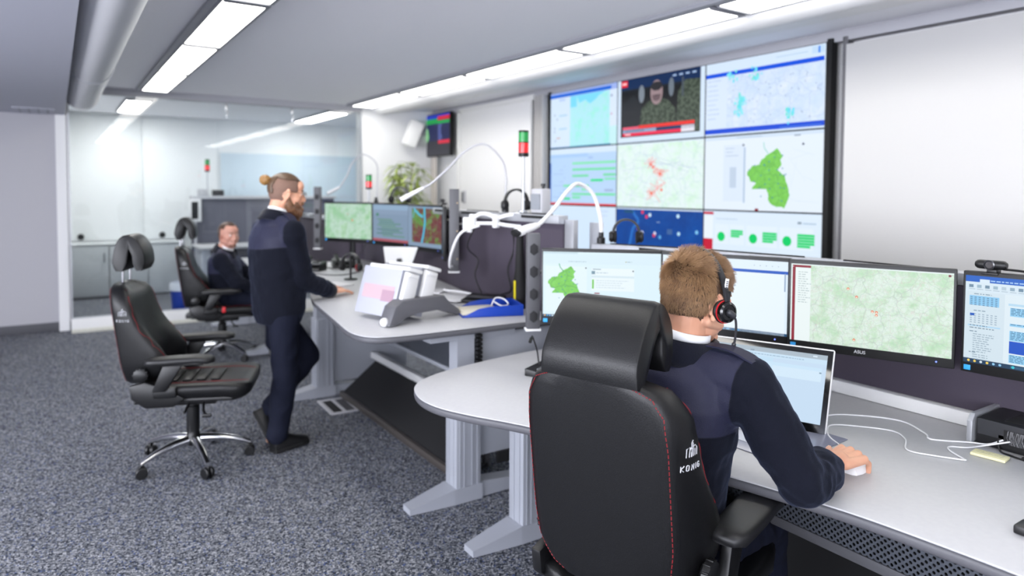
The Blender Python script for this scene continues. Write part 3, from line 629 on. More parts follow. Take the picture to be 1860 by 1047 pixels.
R_PANEL = [(2.70, -.9), (2.70, 1.7), (2.59, 2.33), (2.41, 2.84)]
deskR = desk('near right desk with white top, where the man with the headset sits', (0, 0, 0), .78, OUT_R, [(1.72, 2.56, .78), (1.9, -.6, .78)], R_PANEL, (.62, 1.315),
    [('end_panel', (2.22, 2.56, .42), (.58, .03, .56), GREYM), ('cross_beam', (2.2, 1.0, .70), (.06, 3.0, .05), GREYM), ('rear_shelf', (2.45, .85, .38), (.02, 3.2, .68), BLACKM)])
MB().box((1.86, .75, .645), (.003, 1.9, .115)).out('modesty_panel', PERF, deskR)
MB().box((1.86, .75, .572), (.012, 1.9, .03), .002).box((1.86, .75, .71), (.012, 1.9, .03), .002).box((1.98, .75, .56), (.24, 1.9, .006)).out('cable_tray', DGREY, deskR)
M_PANEL = [(2.52, 6.4), (2.50, 5.1), (2.43, 4.6), (2.33, 4.1), (2.30, 3.5), (2.32, 2.97)]
deskM = desk('middle desk with white top, raised for the standing bearded man', (0, 0, 0), .91, OUT_M, [(1.655, 3.06, .91), (1.62, 5.2, .91)], M_PANEL, (.70, 1.462),
    [('end_panel', (2.13, 3.06, .53), (.66, .03, .64), GREYM), ('end_panel', (2.08, 5.2, .47), (.64, .03, .74), GREYM), ('cross_beam', (2.2, 4.2, .84), (.06, 2.0, .05), GREYM), ('rear_shelf', (2.42, 4.15, .50), (.02, 2.0, .5), GREYM), ('bottom_rail', (2.105, 4.15, .275), (.05, 2.05, .05), PLW)])
MB().box((2.1, 4.2, .65), (.003, 1.9, .40)).out('modesty_panel', PERF, deskM)
MB().box((2.1, 4.2, .44), (.02, 1.92, .025), .003).out('panel_rail', GREYM, deskM)
MB().prism([(1.92, -.0), (2.10, 0), (2.10, .06), (1.92, .06)], 0, .016, M=T(0, 3.036, .155) @ euler(PI / 2)).out('cable_slot', BLACKM, deskM)
mb = MB()
for i in range(18): mb.box((1.795, 3.01, .48 + .022 * i), (.034, .03, .017), .003)
mb.box((1.795, 3.022, .67), (.03, .012, .42)); mb.out('cable_chain', BLACK, deskM)
MB().box((1.31, 3.33, .855), (.07, .12, .035), .006).out('height_switch', BLACK, deskM)
MB().sph((1.277, 3.35, .86), .005, 8).out('switch_light', emit('blue lamp', '7a8cff', 2), deskM)
f = thing('footrest', 'black sloping foot plate with metal front edge under the middle desk', 'footrest', (1.95, 4.15, 0))
mb = MB(); mb.M = T(0, 0, .1325) @ euler(0, -math.atan2(.21, .27)); mb.box((0, 0, 0), (.35, 1.86, .014)); mb.out('plate', mat('black ribbed rubber', '131315', .75), f)
MB().box((-.142, 0, .025), (.03, 1.88, .045), .006).out('front_edge', mat('dull metal', '68625e', .4, .7), f)
for y in (-.8, .8): MB().box((.1, y, .09), (.03, .03, .178)).box((.02, y, .012), (.16, .03, .022)).out('support', DGREY, f)
# desk behind, mostly hidden
OUT_B = [(2.55, 8.75), (1.70, 8.75), (1.68, 7.2), (1.70, 6.65), (2.55, 6.65)]
deskB = desk('rear desk by the glass, in front of the seated man looking back', (0, 0, 0), .76, OUT_B, [(1.72, 6.85, .76), (1.72, 8.5, .76)], [(2.58, 8.78), (2.58, 6.62)], (.62, 1.30), [('cross_beam', (2.2, 7.7, .69), (.06, 1.6, .05), GREYM)])
monitor('pale blue monitor of the rear desk, half hidden behind the bearded man', (1.93, 8.05), (2.22, 7.6), 1.27, pic_blue, 'monitors of the rear desk', base_z=.76)
# speaker columns
def column(label, x, y, z0, z1, rz, face):
    t = thing('speaker_column', label, 'speaker', (x, y, z0), rz, 'grey speaker columns'); H = z1 - z0
    MB().box((0, 0, H / 2), (.06, .052, H), .002).out('body', DGREY, t)
    MB().box((0, 0, -.005), (.072, .06, .01), .002).out('end_cap', PLW, t)
    if face:
        for i in range(4):
            MB().prism([(.021 * math.cos(a), .021 * math.sin(a) * 1.35) for a in [PI / 6 + k * PI / 3 for k in range(6)]], 0, .004, .001, M=T(0, -.0262, H * (.13 + .235 * i)) @ euler(PI / 2)).out('grille', mat('speaker grille', '252528', .7, bump=(1500, .8, .002)), t)
    else:
        for i in range(3): MB().lathe([(.001, 0), (.0045, 0), (.0035, .002), (.001, .0022)], 10, T(.019, -.026, H * (.15 + .34 * i)) @ euler(PI / 2)).out('screw', mat('brass', 'b79f7c', .4, .8), t)
    MB().tube([(0, .03, H * .55), (.02, .12, H * .55), (.09, .16, H * .55)], .011, 8).out('bracket', DGREY, t)
    return t
column('grey speaker column with hexagonal grilles beside the leftmost near monitor', 1.85, 2.61, .955, 1.40, -.45, True)
column('grey speaker column hanging at the right end of the middle desk monitors', 2.077, 3.787, 1.09, 1.605, -.49, False)
column('dark speaker column left of the pale green map monitor', 2.03, 6.33, 1.05, 1.62, -.6, True)
column('grey speaker post nearest the standing man, at the rear desk', 1.82, 6.6, .78, 1.43, -.5, False)
# ------------------------------------------------------------------ control room chairs
def bvh_of(o):
    me = o.data; return BVHTree.FromPolygons([v.co.copy() for v in me.vertices], [tuple(p.vertices) for p in me.polygons])
def lerp(a, b, t): return a + (b - a) * t
def interp(tab, z):
    if z <= tab[0][0]: return tab[0][1]
    for (a, p), (b, q) in zip(tab, tab[1:]):
        if z <= b:
            t = (z - a) / (b - a); t = t * t * (3 - 2 * t); return lerp(p, q, t)
    return tab[-1][1]
LOGO = [[(-.021, .002), (-.021, .024), (-.012, .028), (-.012, .002)], [(-.012, .020), (-.006, .026), (-.001, .022)], [(-.003, .002), (-.003, .036)], [(.004, .002), (.004, .036)], [(-.003, .036), (.004, .042)], [(.004, .026), (.012, .029), (.021, .022), (.021, .002)], [(.012, .002), (.012, .020)], [(-.006, .002), (-.006, .014)]]
GLY = {'K': [[(0, 0), (0, 1)], [(.75, 1), (0, .5), (.75, 0)]], 'O': [[(.05, .1), (.05, .9), (.3, 1), (.65, .9), (.65, .1), (.3, 0), (.05, .1)]], 'N': [[(0, 0), (0, 1), (.7, 0), (.7, 1)]], 'I': [[(.2, 0), (.2, 1)]], 'G': [[(.7, .85), (.35, 1), (0, .8), (0, .2), (.35, 0), (.7, .2), (.7, .5), (.4, .5)]]}
def office_chair(label, loc, rz, dz=0.0, hz=0.0, spread=0.0, spin=0.0, hw=.165, detail=True, az=0.0, ay=0.0, kx=1.0):
    t = thing('office_chair', label, 'chair', (*loc, 0), rz, 'black swivel chairs')
    # star base
    for k in range(5):
        a = spin + 2 * PI * k / 5; M = T(0, 0, 0) @ euler(0, 0, a); rg = []
        for i in range(11):
            q = i / 10; x = .03 + .285 * q; z = .135 - .055 * q ** 2.2; wd = lerp(.026, .017, q); h = lerp(.030, .013, q)
            rg.append([(x, wd * c, z + h * s_) for c, s_ in [(math.cos(b) * (1 if abs(math.sin(b)) < .9 else .8), math.sin(b)) for b in [2 * PI * j / 12 for j in range(12)]]])
        MB().rings(rg, M=M).out('leg', CHROME, t)
        mb = MB(); mb.M = M @ T(.305, 0, 0) @ euler(0, 0, .9 * k)
        for sy in (-1, 1):
            mb.lathe([(.001, -.011), (.026, -.011), (.031, -.007), (.031, .007), (.026, .011), (.001, .011)], 18, T(0, sy * .0155, .032) @ euler(PI / 2))
        mb.box((0, 0, .05), (.034, .014, .045), .006).cap((0, 0, .05), (0, 0, .078), .009)
        mb.out('caster', BLACK, t)
    MB().lathe([(.001, .105), (.04, .105), (.046, .12), (.046, .15), (.036, .165), (.033, .19), (.036, .2), (.036, .33), (.028, .335), (.028, .40), (.001, .40)], 20).out('column', BLACK, t)
    mb = MB().box((.0, 0, .385), (.30, .20, .05), .015).box((-.20, 0, .42), (.22, .12, .05), .012).box((.02, 0, .425), (.42, .40, .03), .01)
    mb.tube([(.08, -.1, .37), (.10, -.21, .36), (.12, -.24, .345)], .007, 8).tube([(.0, -.1, .37), (.0, -.2, .35)], .007, 8).box((.125, -.245, .342), (.05, .014, .018), .004)
    mb.out('mechanism', BLACK, t)
    # seat cushion with raised bolsters
    rg = []; n = 28; XS = [-.25, -.235, -.2, -.1, 0, .1, .2, .27, .32, .345, .352]
    for i, x in enumerate(XS):
        q = (0.55, .82, .94, 1, 1, 1, 1, .97, .86, .66, .4)[i]; hw_ = .262 * (.9 + .1 * q) * (q ** .35); top = .475 + .045 * q; bot = .515 - .085 * q - (.02 if x > .25 else 0)
        r = []
        for j in range(n):
            a = 2 * PI * j / n; c, s_ = math.cos(a), math.sin(a); ex = .5
            y = hw_ * math.copysign(abs(c) ** ex, c); zz = math.copysign(abs(s_) ** .55, s_)
            z = (top + bot) / 2 + zz * (top - bot) / 2
            if s_ > 0: z += .028 * max(0, abs(y) / hw_ - .55) / .45 * q - .012 * q
            r.append((x, y, z))
        rg.append(r)
    seat = MB().rings(rg).out('seat', LEATHER, t, sharp=60)
    if detail:
        for sy in (-1, 1):
            B = bvh_of(seat); pts = []
            for i in range(17):
                x = -.2 + .53 * i / 16; h = B.ray_cast(Vector((x, sy * (.165 if x < .25 else .165 - (x - .25) * .3), .9)), Vector((0, 0, -1)))
                if h[0]: pts.append(h[0] + Vector((0, 0, .001)))
            MB().tube(pts, .0013, 6).out('piping', REDST, t)
        mb = MB()
        for i in range(4): mb.box((-.08 + .075 * i, 0, .513), (.05, .24, .012), .006)
        mb.out('seat_quilting', LEATHER, t)
    MB().prism([(-.25, -.23), (.26, -.245), (.31, -.2), (.31, .2), (.26, .245), (-.25, .23)], .418, .442, .008).out('seat_pan', BLACK, t)
    # backrest: flat rear panel, side wings, recessed front
    z0, z1 = .515 + dz * .6, 1.065 + dz; ZS = [0, .012, .035, .08, .15, .25, .38, .5, .62, .74, .84, .91, .955, .98, .993, 1]
    rear = lambda q: -.325 - .075 * (q - .3)
    def halfw(q): return interp([(0, .125), (.04, .17), (.12, .205), (.3, .215), (.7, .215), (.86, .208), (.94, .185), (.985, .14), (1, .10)], q)
    def depth(q): return interp([(0, .10), (.06, .19), (.16, .245), (.3, .25), (.44, .19), (.58, .135), (.75, .115), (.93, .10), (1, .055)], q)
    rg = []
    for q in ZS:
        z = lerp(z0, z1, q); xr = rear(q); w_ = halfw(q); d = depth(q); k = .016 * min(1, w_ / .16); wf = w_ + .028 * min(1, w_ / .17) * (1 if q < .9 else .6)
        mid = interp([(0, .09), (.15, .15), (.35, .16), (.6, .12), (.9, .10), (1, .05)], q)
        P = [(xr - .012, 0), (xr - .010, w_ * .5), (xr - .004, w_ * .86), (xr + .004, w_ * .97), (xr + k * 1.2, w_ + k * .45), (xr + d * .45, wf - .003), (xr + d * .8, wf), (xr + d * .96, wf - .008), (xr + d, wf - .03), (xr + d * .97, wf - .065), (xr + lerp(mid, d, .3), w_ * .58), (xr + mid, w_ * .4), (xr + mid, 0)]
        L = [(x, y, z) for x, y in P]; rg.append(L + [(x, -y, z) for x, y, z in L[-2:0:-1]])
    back = MB().rings(rg).out('backrest', LEATHER, t, sharp=75)
    bv = bvh_of(back)
    def on_side(x, z, off=.0012):
        h = bv.ray_cast(Vector((x, -.6, z)), Vector((0, 1, 0))); return h[0] + h[1] * off if h[0] else Vector((x, -.24, z))
    if detail:
        # rear seam: red stitches along the outline of the rear panel
        out = []
        for q in [i / 40 for i in range(41)]: out.append((halfw(q) * .965, lerp(z0, z1, lerp(.012, .985, q))))
        loop = out + [(-y, z) for y, z in out[::-1]]; pts = []
        for y, z in loop + loop[:1]:
            h = bv.ray_cast(Vector((-.8, y, z)), Vector((1, 0, 0)))
            if h[0]: pts.append(h[0] + Vector((-.0012, 0, 0)))
        mb = MB(); acc = 0; st = []
        for a, b in zip(pts, pts[1:]):
            L = (b - a).length; k = max(1, int(L / .0085))
            for i in range(k): st.append((a + (b - a) * (i / k), a + (b - a) * ((i + .62) / k)))
        for a, b in st: mb.tube([a, b], .0012, 4)
        mb.out('stitching', REDST, t)
        for sy in (-1, 1):
            pr = []
            for i in range(26):
                q = .1 + .86 * i / 25; z = lerp(z0, z1, q); h = bv.ray_cast(Vector((rear(q) + depth(q) * .965, sy * .6, z)), Vector((0, -sy, 0)))
                if h[0]: pr.append(h[0] + h[1] * .001)
            MB().tube(smooth_path(pr, 2), .0011, 5).out('piping', REDST, t)
        zc = z0 + .32 * (z1 - z0) + .215; xc = rear(.66) + .062; mb = MB()
        for st_ in LOGO:
            P = [on_side(xc - .004 + u * .95, zc + v * .95 + .002) for u, v in st_]; mb.tube(P, .00095, 5)
        x = -.036
        for ch in 'KONIG':
            for st_ in GLY[ch]: mb.tube([on_side(xc + x + .012 * u, zc - .030 + .014 * v) for u, v in st_], .00105, 5)
            x += .0105 if ch == 'I' else .0155
        mb.out('logo', mat('embroidery white', 'd9dadf', .7), t)
    # side hinges and adjusting knob
    for sy in (-1, 1):
        MB().prism([(-.25, .46), (-.18, .405), (-.04, .405), (.02, .45), (-.08, .51), (-.18, .55), (-.26, .53)], 0, .035, .008, M=T(0, sy * .255 + .0175, dz * .3) @ euler(PI / 2)).out('hinge_cover', BLACK, t)
        mb = MB().lathe([(.001, 0), (.034, 0), (.038, .006), (.036, .024), (.026, .03), (.001, .03)], 22, T(-.205, sy * .238, .585 + dz * .7) @ euler(PI / 2 * (1 if sy < 0 else -1)))
        for k in range(12): mb.box((-.205 + .0365 * math.cos(k * PI / 6), sy * .252, .585 + dz * .7 + .0365 * math.sin(k * PI / 6)), (.006, .02, .006), .001)
        mb.out('knob', BLACK, t)
    # armrests
    for sy in (-1, 1):
        y = sy * (.31 - ay); mb = MB(); rg = []
        for i in range(13):
            q = i / 12; x = -.165 + .345 * q; e = min(1, (min(q, 1 - q) * 12 + .35) ** .5); hw_ = (.05 + .006 * math.sin(q * PI)) * min(1, e); ht = .02 * min(1, e); zc = .682 + az - .012 * (1 - q) - (.012 * max(0, q - .75) * 4)
            rg.append([(x, y + hw_ * math.copysign(abs(math.cos(a)) ** .55, math.cos(a)), zc + ht * math.copysign(abs(math.sin(a)) ** .6, math.sin(a))) for a in [2 * PI * j / 20 for j in range(20)]])
        arm = mb.rings(rg).out('armrest', ARMPAD, t, sharp=70)
        m2 = MB(); m2.box((.02, y, .655 + az), (.22, .06, .016), .006); m2.prism([(-.14, .50), (-.07, .50), (.02, .648 + az), (-.08, .648 + az)], -.016, .016, .008, M=T(0, sy * (.288 - ay), 0) @ euler(PI / 2)); m2.box((-.08, sy * .265, .49), (.12, .05, .06), .012)
        m2.out('arm_bracket', BLACK, t)
    # headrest on two chrome rods
    zb = z1 - .02; zh = z1 + .035 + hz; xh = rear(1) + .035
    for sy in (-1, 1):
        MB().tube([(xh, sy * .105 * hw / .165, zb - .02), (xh + .004, sy * .105 * hw / .165, zh + .05)], .0065, 12).out('rod', CHROME, t)
        MB().lathe([(.001, 0), (.016, 0), (.014, .012), (.008, .014), (.001, .014)], 14, T(xh, sy * .105 * hw / .165, zb + .012)).out('rod_collar', BLACK, t)
    H = .185
    def leaf(cl, th0, th1, name):
        P = smooth_path([(xh + (a - xh) * kx, 0, b) for a, b in cl], 5); K = len(P); outl = []
        lo, hi = [], []
        for k in range(K):
            d = (P[min(k + 1, K - 1)] - P[max(k - 1, 0)]).normalized(); nrm = Vector((-d.z, 0, d.x)); q = k / (K - 1); th = lerp(th0, th1, math.sin(q * PI / 2)) * (min(1, (min(q, 1 - q) * 7 + .16)) ** .5)
            lo.append(P[k] - nrm * th); hi.append(P[k] + nrm * th)
        loop = lo + hi[::-1]; cen = sum(loop, Vector()) / len(loop); rg = []
        for yy, sc, cs in ((-1, .9, 1), (-.985, .96, 1), (-.95, .99, 1), (-.85, 1, 1), (0, 1, 1), (.85, 1, 1), (.95, .99, 1), (.985, .96, 1), (1, .9, 1)):
            r = []
            for i, p in enumerate(loop):
                m_ = P[i] if i < K else P[2 * K - 1 - i]
                v = m_ + (p - m_) * (sc if abs(yy) < .9 else sc - .08); r.append((v.x, yy * hw * (1 - .03 * (v.z - zh) / H), v.z))
            rg.append(r)
        return MB().rings(rg).out(name, LEATHER, t, sharp=50)
    s_ = spread
    tl = 0 if spread else .022
    leaf([(xh - .012 - tl, zh), (xh - .006 - tl * .3, zh + .06), (xh + .012 + tl * .6, zh + .125), (xh + .045 + tl, zh + .165), (xh + .088 + s_ * .25, zh + .158 - s_ * .2), (xh + .112 + s_ * .75, zh + .12 - s_ * .5), (xh + .114 + s_, zh + .068 - s_ * .5), (xh + .110 + s_ * 1.15, zh + .02 - s_ * .5)], .036 + .008 * (spread > 0), .034, 'headrest')
    if detail:
        cr = []
        for yy in (-1, 1):
            pass
    return t
chairR = office_chair('near black leather chair carrying the man with the headset', (1.470, 1.430), math.radians(17.3), .075, -.055, 0.0, .5, .142, az=.045, ay=.04)
chairL = office_chair('empty black leather chair at left with its headrest raised', (.647, 4.339), math.radians(-21), 0.0, .035, .035, .13, .10, kx=.62)
chairB = office_chair('black leather chair in the background carrying the seated man who looks back', (1.29, 6.88), math.radians(-14), 0.0, .03, .035, .4, .11, kx=.68)
MB().box((.03, -.272, .50), (.03, .01, .05), .003).out('red_tag', mat('red lens plain', 'c8202a', .5), chairB)
# ------------------------------------------------------------------ lamps, signal towers, headsets on the desks
RED_L = mat('red lens', 'd8141c', .25, coat=.3); GREEN_L = mat('green lens', '0f8a3c', .25, coat=.3)
for m_, h, k in ((RED_L, 'ff1414', .35), (GREEN_L, '0aa040', .12)):
    b = m_.node_tree.nodes['Principled BSDF']; b.inputs['Emission Color'].default_value = (*lin(h), 1); b.inputs['Emission Strength'].default_value = k
def tower(label, x, y, z0, zb, zt, r):
    t = thing('signal_light', label, 'signal light', (x, y, z0), 0, 'green over red signal lights'); a, b = zb - z0, zt - z0; H = b - a
    MB().lathe([(.001, 0), (.028, 0), (.028, .012), (.0085, .016), (.0085, a), (.001, a)], 14).out('pole', ALU, t)
    MB().lathe([(.001, a), (r * .92, a), (r, a + .004), (r, a + H * .14), (.001, a + H * .15)], 20).out('base', BLACK, t)
    MB().lathe([(.001, a + H * .151), (r * .96, a + H * .151), (r * .96, a + H * .52), (.001, a + H * .52)], 20).out('red_lens', RED_L, t)
    MB().lathe([(r, a + H * .52), (r, a + H * .56), (.001, a + H * .56), (.001, a + H * .52)], 20).out('ring', BLACK, t)
    MB().lathe([(.001, a + H * .561), (r * .96, a + H * .561), (r * .96, a + H * .93), (.001, a + H * .93)], 20).out('green_lens', GREEN_L, t)
    MB().lathe([(.001, a + H * .93), (r, a + H * .93), (r * .95, b), (.001, b)], 20).out('lid', BLACK, t)
tower('signal light on the middle desk rail, beside the grey box', 2.335, 3.40, 1.464, 1.80, 1.955, .031)
tower('small signal light above the pale green map monitor', 2.52, 6.30, 1.464, 1.60, 1.742, .03)
tower('faint signal light behind the glass partition', 1.93, 11.30, 1.487, 1.85, 2.04, .036)
def gooseneck(label, path, head0, head1, hr=.024, m=None):
    b = Vector(path[0]); t = thing('desk_lamp', label, 'lamp', tuple(b), 0, 'gooseneck desk lamps'); q = lambda p: Vector(p) - b
    MB().lathe([(.001, 0), (.022, 0), (.022, .03), (.014, .036), (.014, .06), (.001, .06)], 16).out('clamp', BLACK, t)
    MB().tube(smooth_path([q(p) for p in path] + [q(head0)], 6), .0105 if m else .007, 10).out('neck', m or PLG, t)
    a, c = q(head0), q(head1); d = (c - a); L = d.length; Q = d.to_track_quat('Z', 'Y').to_matrix().to_4x4()
    MB().rings([[(x * hr * k, y * hr * .55 * k, z * L) for x, y in [(math.copysign(abs(math.cos(u)) ** .6, math.cos(u)), math.copysign(abs(math.sin(u)) ** .6, math.sin(u))) for u in [2 * PI * j / 16 for j in range(16)]]] for z, k in ((0, .5), (.06, .75), (.3, 1), (.85, 1.15), (.97, 1.1), (1, .9))], M=T(a) @ Q).out('head', WHITE, t)
    MB().rings([[(x * hr * k, y * hr * .55 * k, z * L) for x, y in [(math.cos(u), math.sin(u)) for u in [2 * PI * j / 16 for j in range(16)]]] for z, k in ((.965, 1.22), (1.0, 1.18), (1.012, .9))], M=T(a) @ Q).out('end_cap', BLACK, t)
gooseneck('gooseneck lamp with white head arching over the middle desk', [(2.305, 3.55, 1.464), (2.308, 3.552, 1.60), (2.312, 3.553, 1.68), (2.284, 3.56, 1.786), (2.188, 3.607, 1.879), (2.089, 3.671, 1.835), (2.003, 3.722, 1.734), (1.918, 3.775, 1.642)], (1.875, 3.801, 1.612), (1.753, 3.878, 1.534))
gooseneck('short gooseneck lamp with white head left of the near desk monitors', [(2.43, 2.80, 1.317), (2.43, 2.80, 1.40), (2.425, 2.81, 1.48), (2.38, 2.815, 1.585), (2.28, 2.814, 1.635), (2.169, 2.765, 1.594), (2.09, 2.753, 1.52), (2.0, 2.748, 1.444)], (1.986, 2.758, 1.431), (1.834, 2.736, 1.393), .03, WHITE)
gooseneck('far gooseneck lamp arching above the pale green map monitor', [(2.52, 6.12, 1.464), (2.57, 6.2, 1.74), (2.564, 6.241, 1.86), (2.468, 6.307, 1.935), (2.379, 6.362, 1.85), (2.332, 6.386, 1.725)], (2.273, 6.42, 1.619), (2.175, 6.482, 1.555))
HEADB = mat('headset black', '101012', .45)
def headset(label, loc, rz=0, tilt=0.0, r=.078, red=False, stand=0, grp='headsets'):
    t = thing('headset', label, 'headset', loc, rz, grp); M = T(0, 0, stand) @ euler(0, tilt)
    pts = [(.0, r * math.cos(a), r * .92 + r * 1.05 * math.sin(a)) for a in [-.25 + (PI + .5) * i / 20 for i in range(21)]]
    rg = []
    for p in pts:
        n = (Vector(p) - Vector((0, 0, r * .92))).normalized(); rg.append([Vector(p) + n * dy + Vector((dx, 0, 0)) for dx, dy in ((-.019, -.004), (.019, -.004), (.019, .007), (-.019, .007))])
    MB().rings(rg, M=M).out('headband', HEADB, t, sharp=50)
    for sy in (-1, 1):
        A = M @ T(0, sy * r * .93, r * .62) @ euler(-PI / 2 * sy)
        MB().lathe([(.001, .004), (.026, .004), (.030, .009), (.030, .018), (.022, .027), (.001, .028)], 20, A).out('ear_cup', HEADB, t)
        MB().lathe([(.001, -.012), (.024, -.012), (.031, -.006), (.031, .003), (.001, .004)], 20, A).out('ear_cushion', REDST if red and sy < 0 else BLACKM, t)
    MB().tube([M @ Vector(p) for p in ((0, -r * .99, r * .6), (.03, -r * 1.02, r * .35), (.07, -r * 1.0, r * .12), (.095, -r * .95, r * .05))], [.003, .003, .003, .006], 8).out('microphone', HEADB, t)
    if stand:
        MB().lathe([(.001, -.0), (.05, 0), (.05, .008), (.012, .014), (.008, .02), (.008, stand + r * 1.9), (.001, stand + r * 1.9)], 18).box((0, 0, stand + r * 1.9), (.03, .06, .012), .004).out('headset_stand', BLACK, t)
    return t
headset('large black headset standing on the rail above the leftmost near monitor', (2.485, 2.665, 1.318), .9, 0, .066)
headset('black headset on the middle desk rail, just left of the grey box', (2.345, 3.49, 1.464), 1.3, 0, .07)
headset('black headset on the rail above the middle desk list monitor', (2.505, 5.55, 1.464), .8, 0, .078)
headset('black headset with red cushion on a stand on the middle desk', (1.86, 5.02, .912), .6, 0, .075, True, .05)
# grey box with clear front on the middle desk rail
t = thing('junction_box', 'grey box with black knob beside the signal light on the middle desk rail', 'box', (2.335, 3.22, 1.464), .05)
MB().box((0, 0, .075), (.07, .10, .14), .008).out('body', PLG, t); MB().box((-.04, 0, .07), (.012, .08, .09), .004).out('cover', mat('clear grey plastic', '8e9298', .15), t)
MB().lathe([(.001, 0), (.009, 0), (.009, .014), (.014, .016), (.014, .03), (.001, .03)], 14, T(.0, -.02, .144)).out('knob', BLACK, t)
for i, (x, y, z0, z1, lb) in enumerate(((2.45, 2.862, .79, 1.425, 'grey ribbed aluminium post left of the near desk rail'), (2.33, 2.93, .92, 1.44, 'smooth aluminium end post of the middle desk panel'))):
    mb = MB().box((0, 0, (z1 - z0) / 2), (.035, .075, z1 - z0), .002)
    if i == 0:
        for k in range(5): mb.box((-.0185, -.03 + .015 * k, (z1 - z0) / 2), (.004, .005, z1 - z0))
    tag(mb.out('aluminium_post', ALU, loc=(x, y, z0)), lb, 'post')
# white monitor arms behind the grey speaker column
t = thing('monitor_mount', 'white double arm for monitors reaching behind the grey middle desk speaker column', 'monitor arm', (2.36, 3.32, .962))
mb = MB().tube([(0, 0, 0), (0, 0, .56)], .016, 12); mb.out('pole', ALU, t); b = Vector((2.36, 3.32, .962))
J = [(2.387, 3.332, 1.41), (2.292, 3.397, 1.43), (2.185, 3.48, 1.42), (2.10, 3.53, 1.435), (2.06, 3.55, 1.41)]
MB().tube(smooth_path([Vector(p) - b for p in ((2.36, 3.32, 1.42), (2.30, 3.36, 1.455), (2.24, 3.42, 1.45), (2.19, 3.475, 1.43))], 5), .012, 10).tube(smooth_path([Vector(p) - b for p in ((2.36, 3.32, 1.40), (2.30, 3.36, 1.385), (2.24, 3.42, 1.39), (2.19, 3.475, 1.40))], 5), .012, 10).out('upper_arm', WHITE, t)
MB().tube(smooth_path([Vector(p) - b for p in ((2.19, 3.475, 1.435), (2.15, 3.51, 1.455), (2.11, 3.53, 1.455), (2.08, 3.56, 1.43))], 5), .013, 10).tube([Vector(p) - b for p in ((2.19, 3.475, 1.40), (2.08, 3.56, 1.40))], .011, 10).out('forearm', WHITE, t)
for p in ((2.19, 3.475, 1.415), (2.08, 3.56, 1.415)): MB().lathe([(.001, -.04), (.02, -.04), (.022, -.034), (.022, .034), (.02, .04), (.001, .04)], 16, T(Vector(p) - b)).out('joint', PLW, t)
MB().box(tuple(Vector((2.06, 3.59, 1.39)) - b), (.02, .09, .09), .006).out('mount_plate', PLW, t)
t2 = tag(MB().tube(smooth_path([(2.09, 3.50, 1.39), (2.02, 3.60, 1.34), (1.99, 3.66, 1.22), (2.01, 3.72, 1.13), (2.06, 3.775, 1.12)], 6), .008, 8).out('cable', CABW), 'thick white cable curving down behind the grey middle desk speaker column', 'cable')
for i, pth in enumerate((((2.27, 3.42, 1.40), (2.29, 3.43, 1.25), (2.26, 3.45, 1.12), (2.27, 3.43, 1.0), (2.25, 3.50, .965)), ((2.12, 3.60, 1.38), (2.1, 3.66, 1.25), (2.16, 3.63, 1.17), (2.12, 3.60, 1.08), (2.14, 3.55, .965)))):
    tag(MB().tube(smooth_path(pth, 6), .0045, 6).out('cable', BLACK), ('thin black cable hanging in front of the aubergine panel', 'thin black cable looping below the white monitor arm')[i], 'cable', 'thin black hanging cables')
# webcams
def webcam(label, loc, rz, w_=.092):
    t = thing('webcam', label, 'webcam', loc, rz)
    rg = [[(x, .016 * k * math.cos(a), .030 + .0155 * k * math.sin(a)) for a in [2 * PI * j / 18 for j in range(18)]] for x, k in ((-w_ / 2, .6), (-w_ / 2 + .006, .92), (-w_ / 2 + .014, 1), (w_ / 2 - .014, 1), (w_ / 2 - .006, .92), (w_ / 2, .6))]
    MB().rings(rg).out('body', BLACK, t)
    MB().lathe([(.001, 0), (.0165, 0), (.0165, .004), (.0125, .005), (.011, .003), (.001, .003)], 22, T(0, -.0155, .03) @ euler(PI / 2)).out('lens', mat('lens ring', '222226', .2, coat=.6), t)
    MB().box((.004, .012, .008), (.03, .04, .014), .003).box((.0, -.008, .0), (.05, .014, .008), .002).out('clip', BLACK, t)
webcam('black webcam on top of the rightmost calendar monitor', (2.618, 1.03, 1.328), -1.53)
webcam('small black webcam on top of the middle desk monitor by the grey column', (2.372, 4.495, 1.4895), -2.05, .04)
mb = MB().tube(smooth_path([(2.63, 1.0, 1.345), (2.66, .95, 1.34), (2.68, .88, 1.325), (2.69, .80, 1.345), (2.70, .72, 1.33), (2.68, .64, 1.322), (2.69, .55, 1.33)], 6), .004, 8)
tag(mb.out('cable', BLACK), 'black webcam cable lying on the rail behind the calendar monitor', 'cable')
# ------------------------------------------------------------------ things on the near desk
t = thing('touch_monitor', 'tilted white backed touch monitor with black border on the near desk', 'monitor', (2.14, 1.315, .781), math.radians(-68.5))
TM = euler(-math.radians(27)) ; TW, TH = .52, .292
mb = MB(); mb.M = TM; mb.box((-TW / 2, .012, TH / 2 + .004), (TW, .018, TH + .006), .007, 3).out('back_shell', WHITE, t)
mb = MB(); mb.M = TM; mb.prism([(-TW + .003, .002), (-.003, .002), (-.003, TH), (-TW + .003, TH)], 0, .003, .001, M=T(0, .0025, 0) @ euler(PI / 2)).out('glass_front', mat('black glass', '060607', .08, coat=.5), t)
s = Scr(TW - .048, TH - .05, 'bfdcf0'); s.rect(0, .93, 1, 1, 'a9b8c4', 1).rect(0, .86, 1, .93, 'c6def0', 1).rect(.62, 0, 1, .86, 'c3d9ee', 1).rect(0, .6, .97, .8, 'c6e0f3', 2).rect(.62, .6, .97, .75, 'cfe4f4', 3)
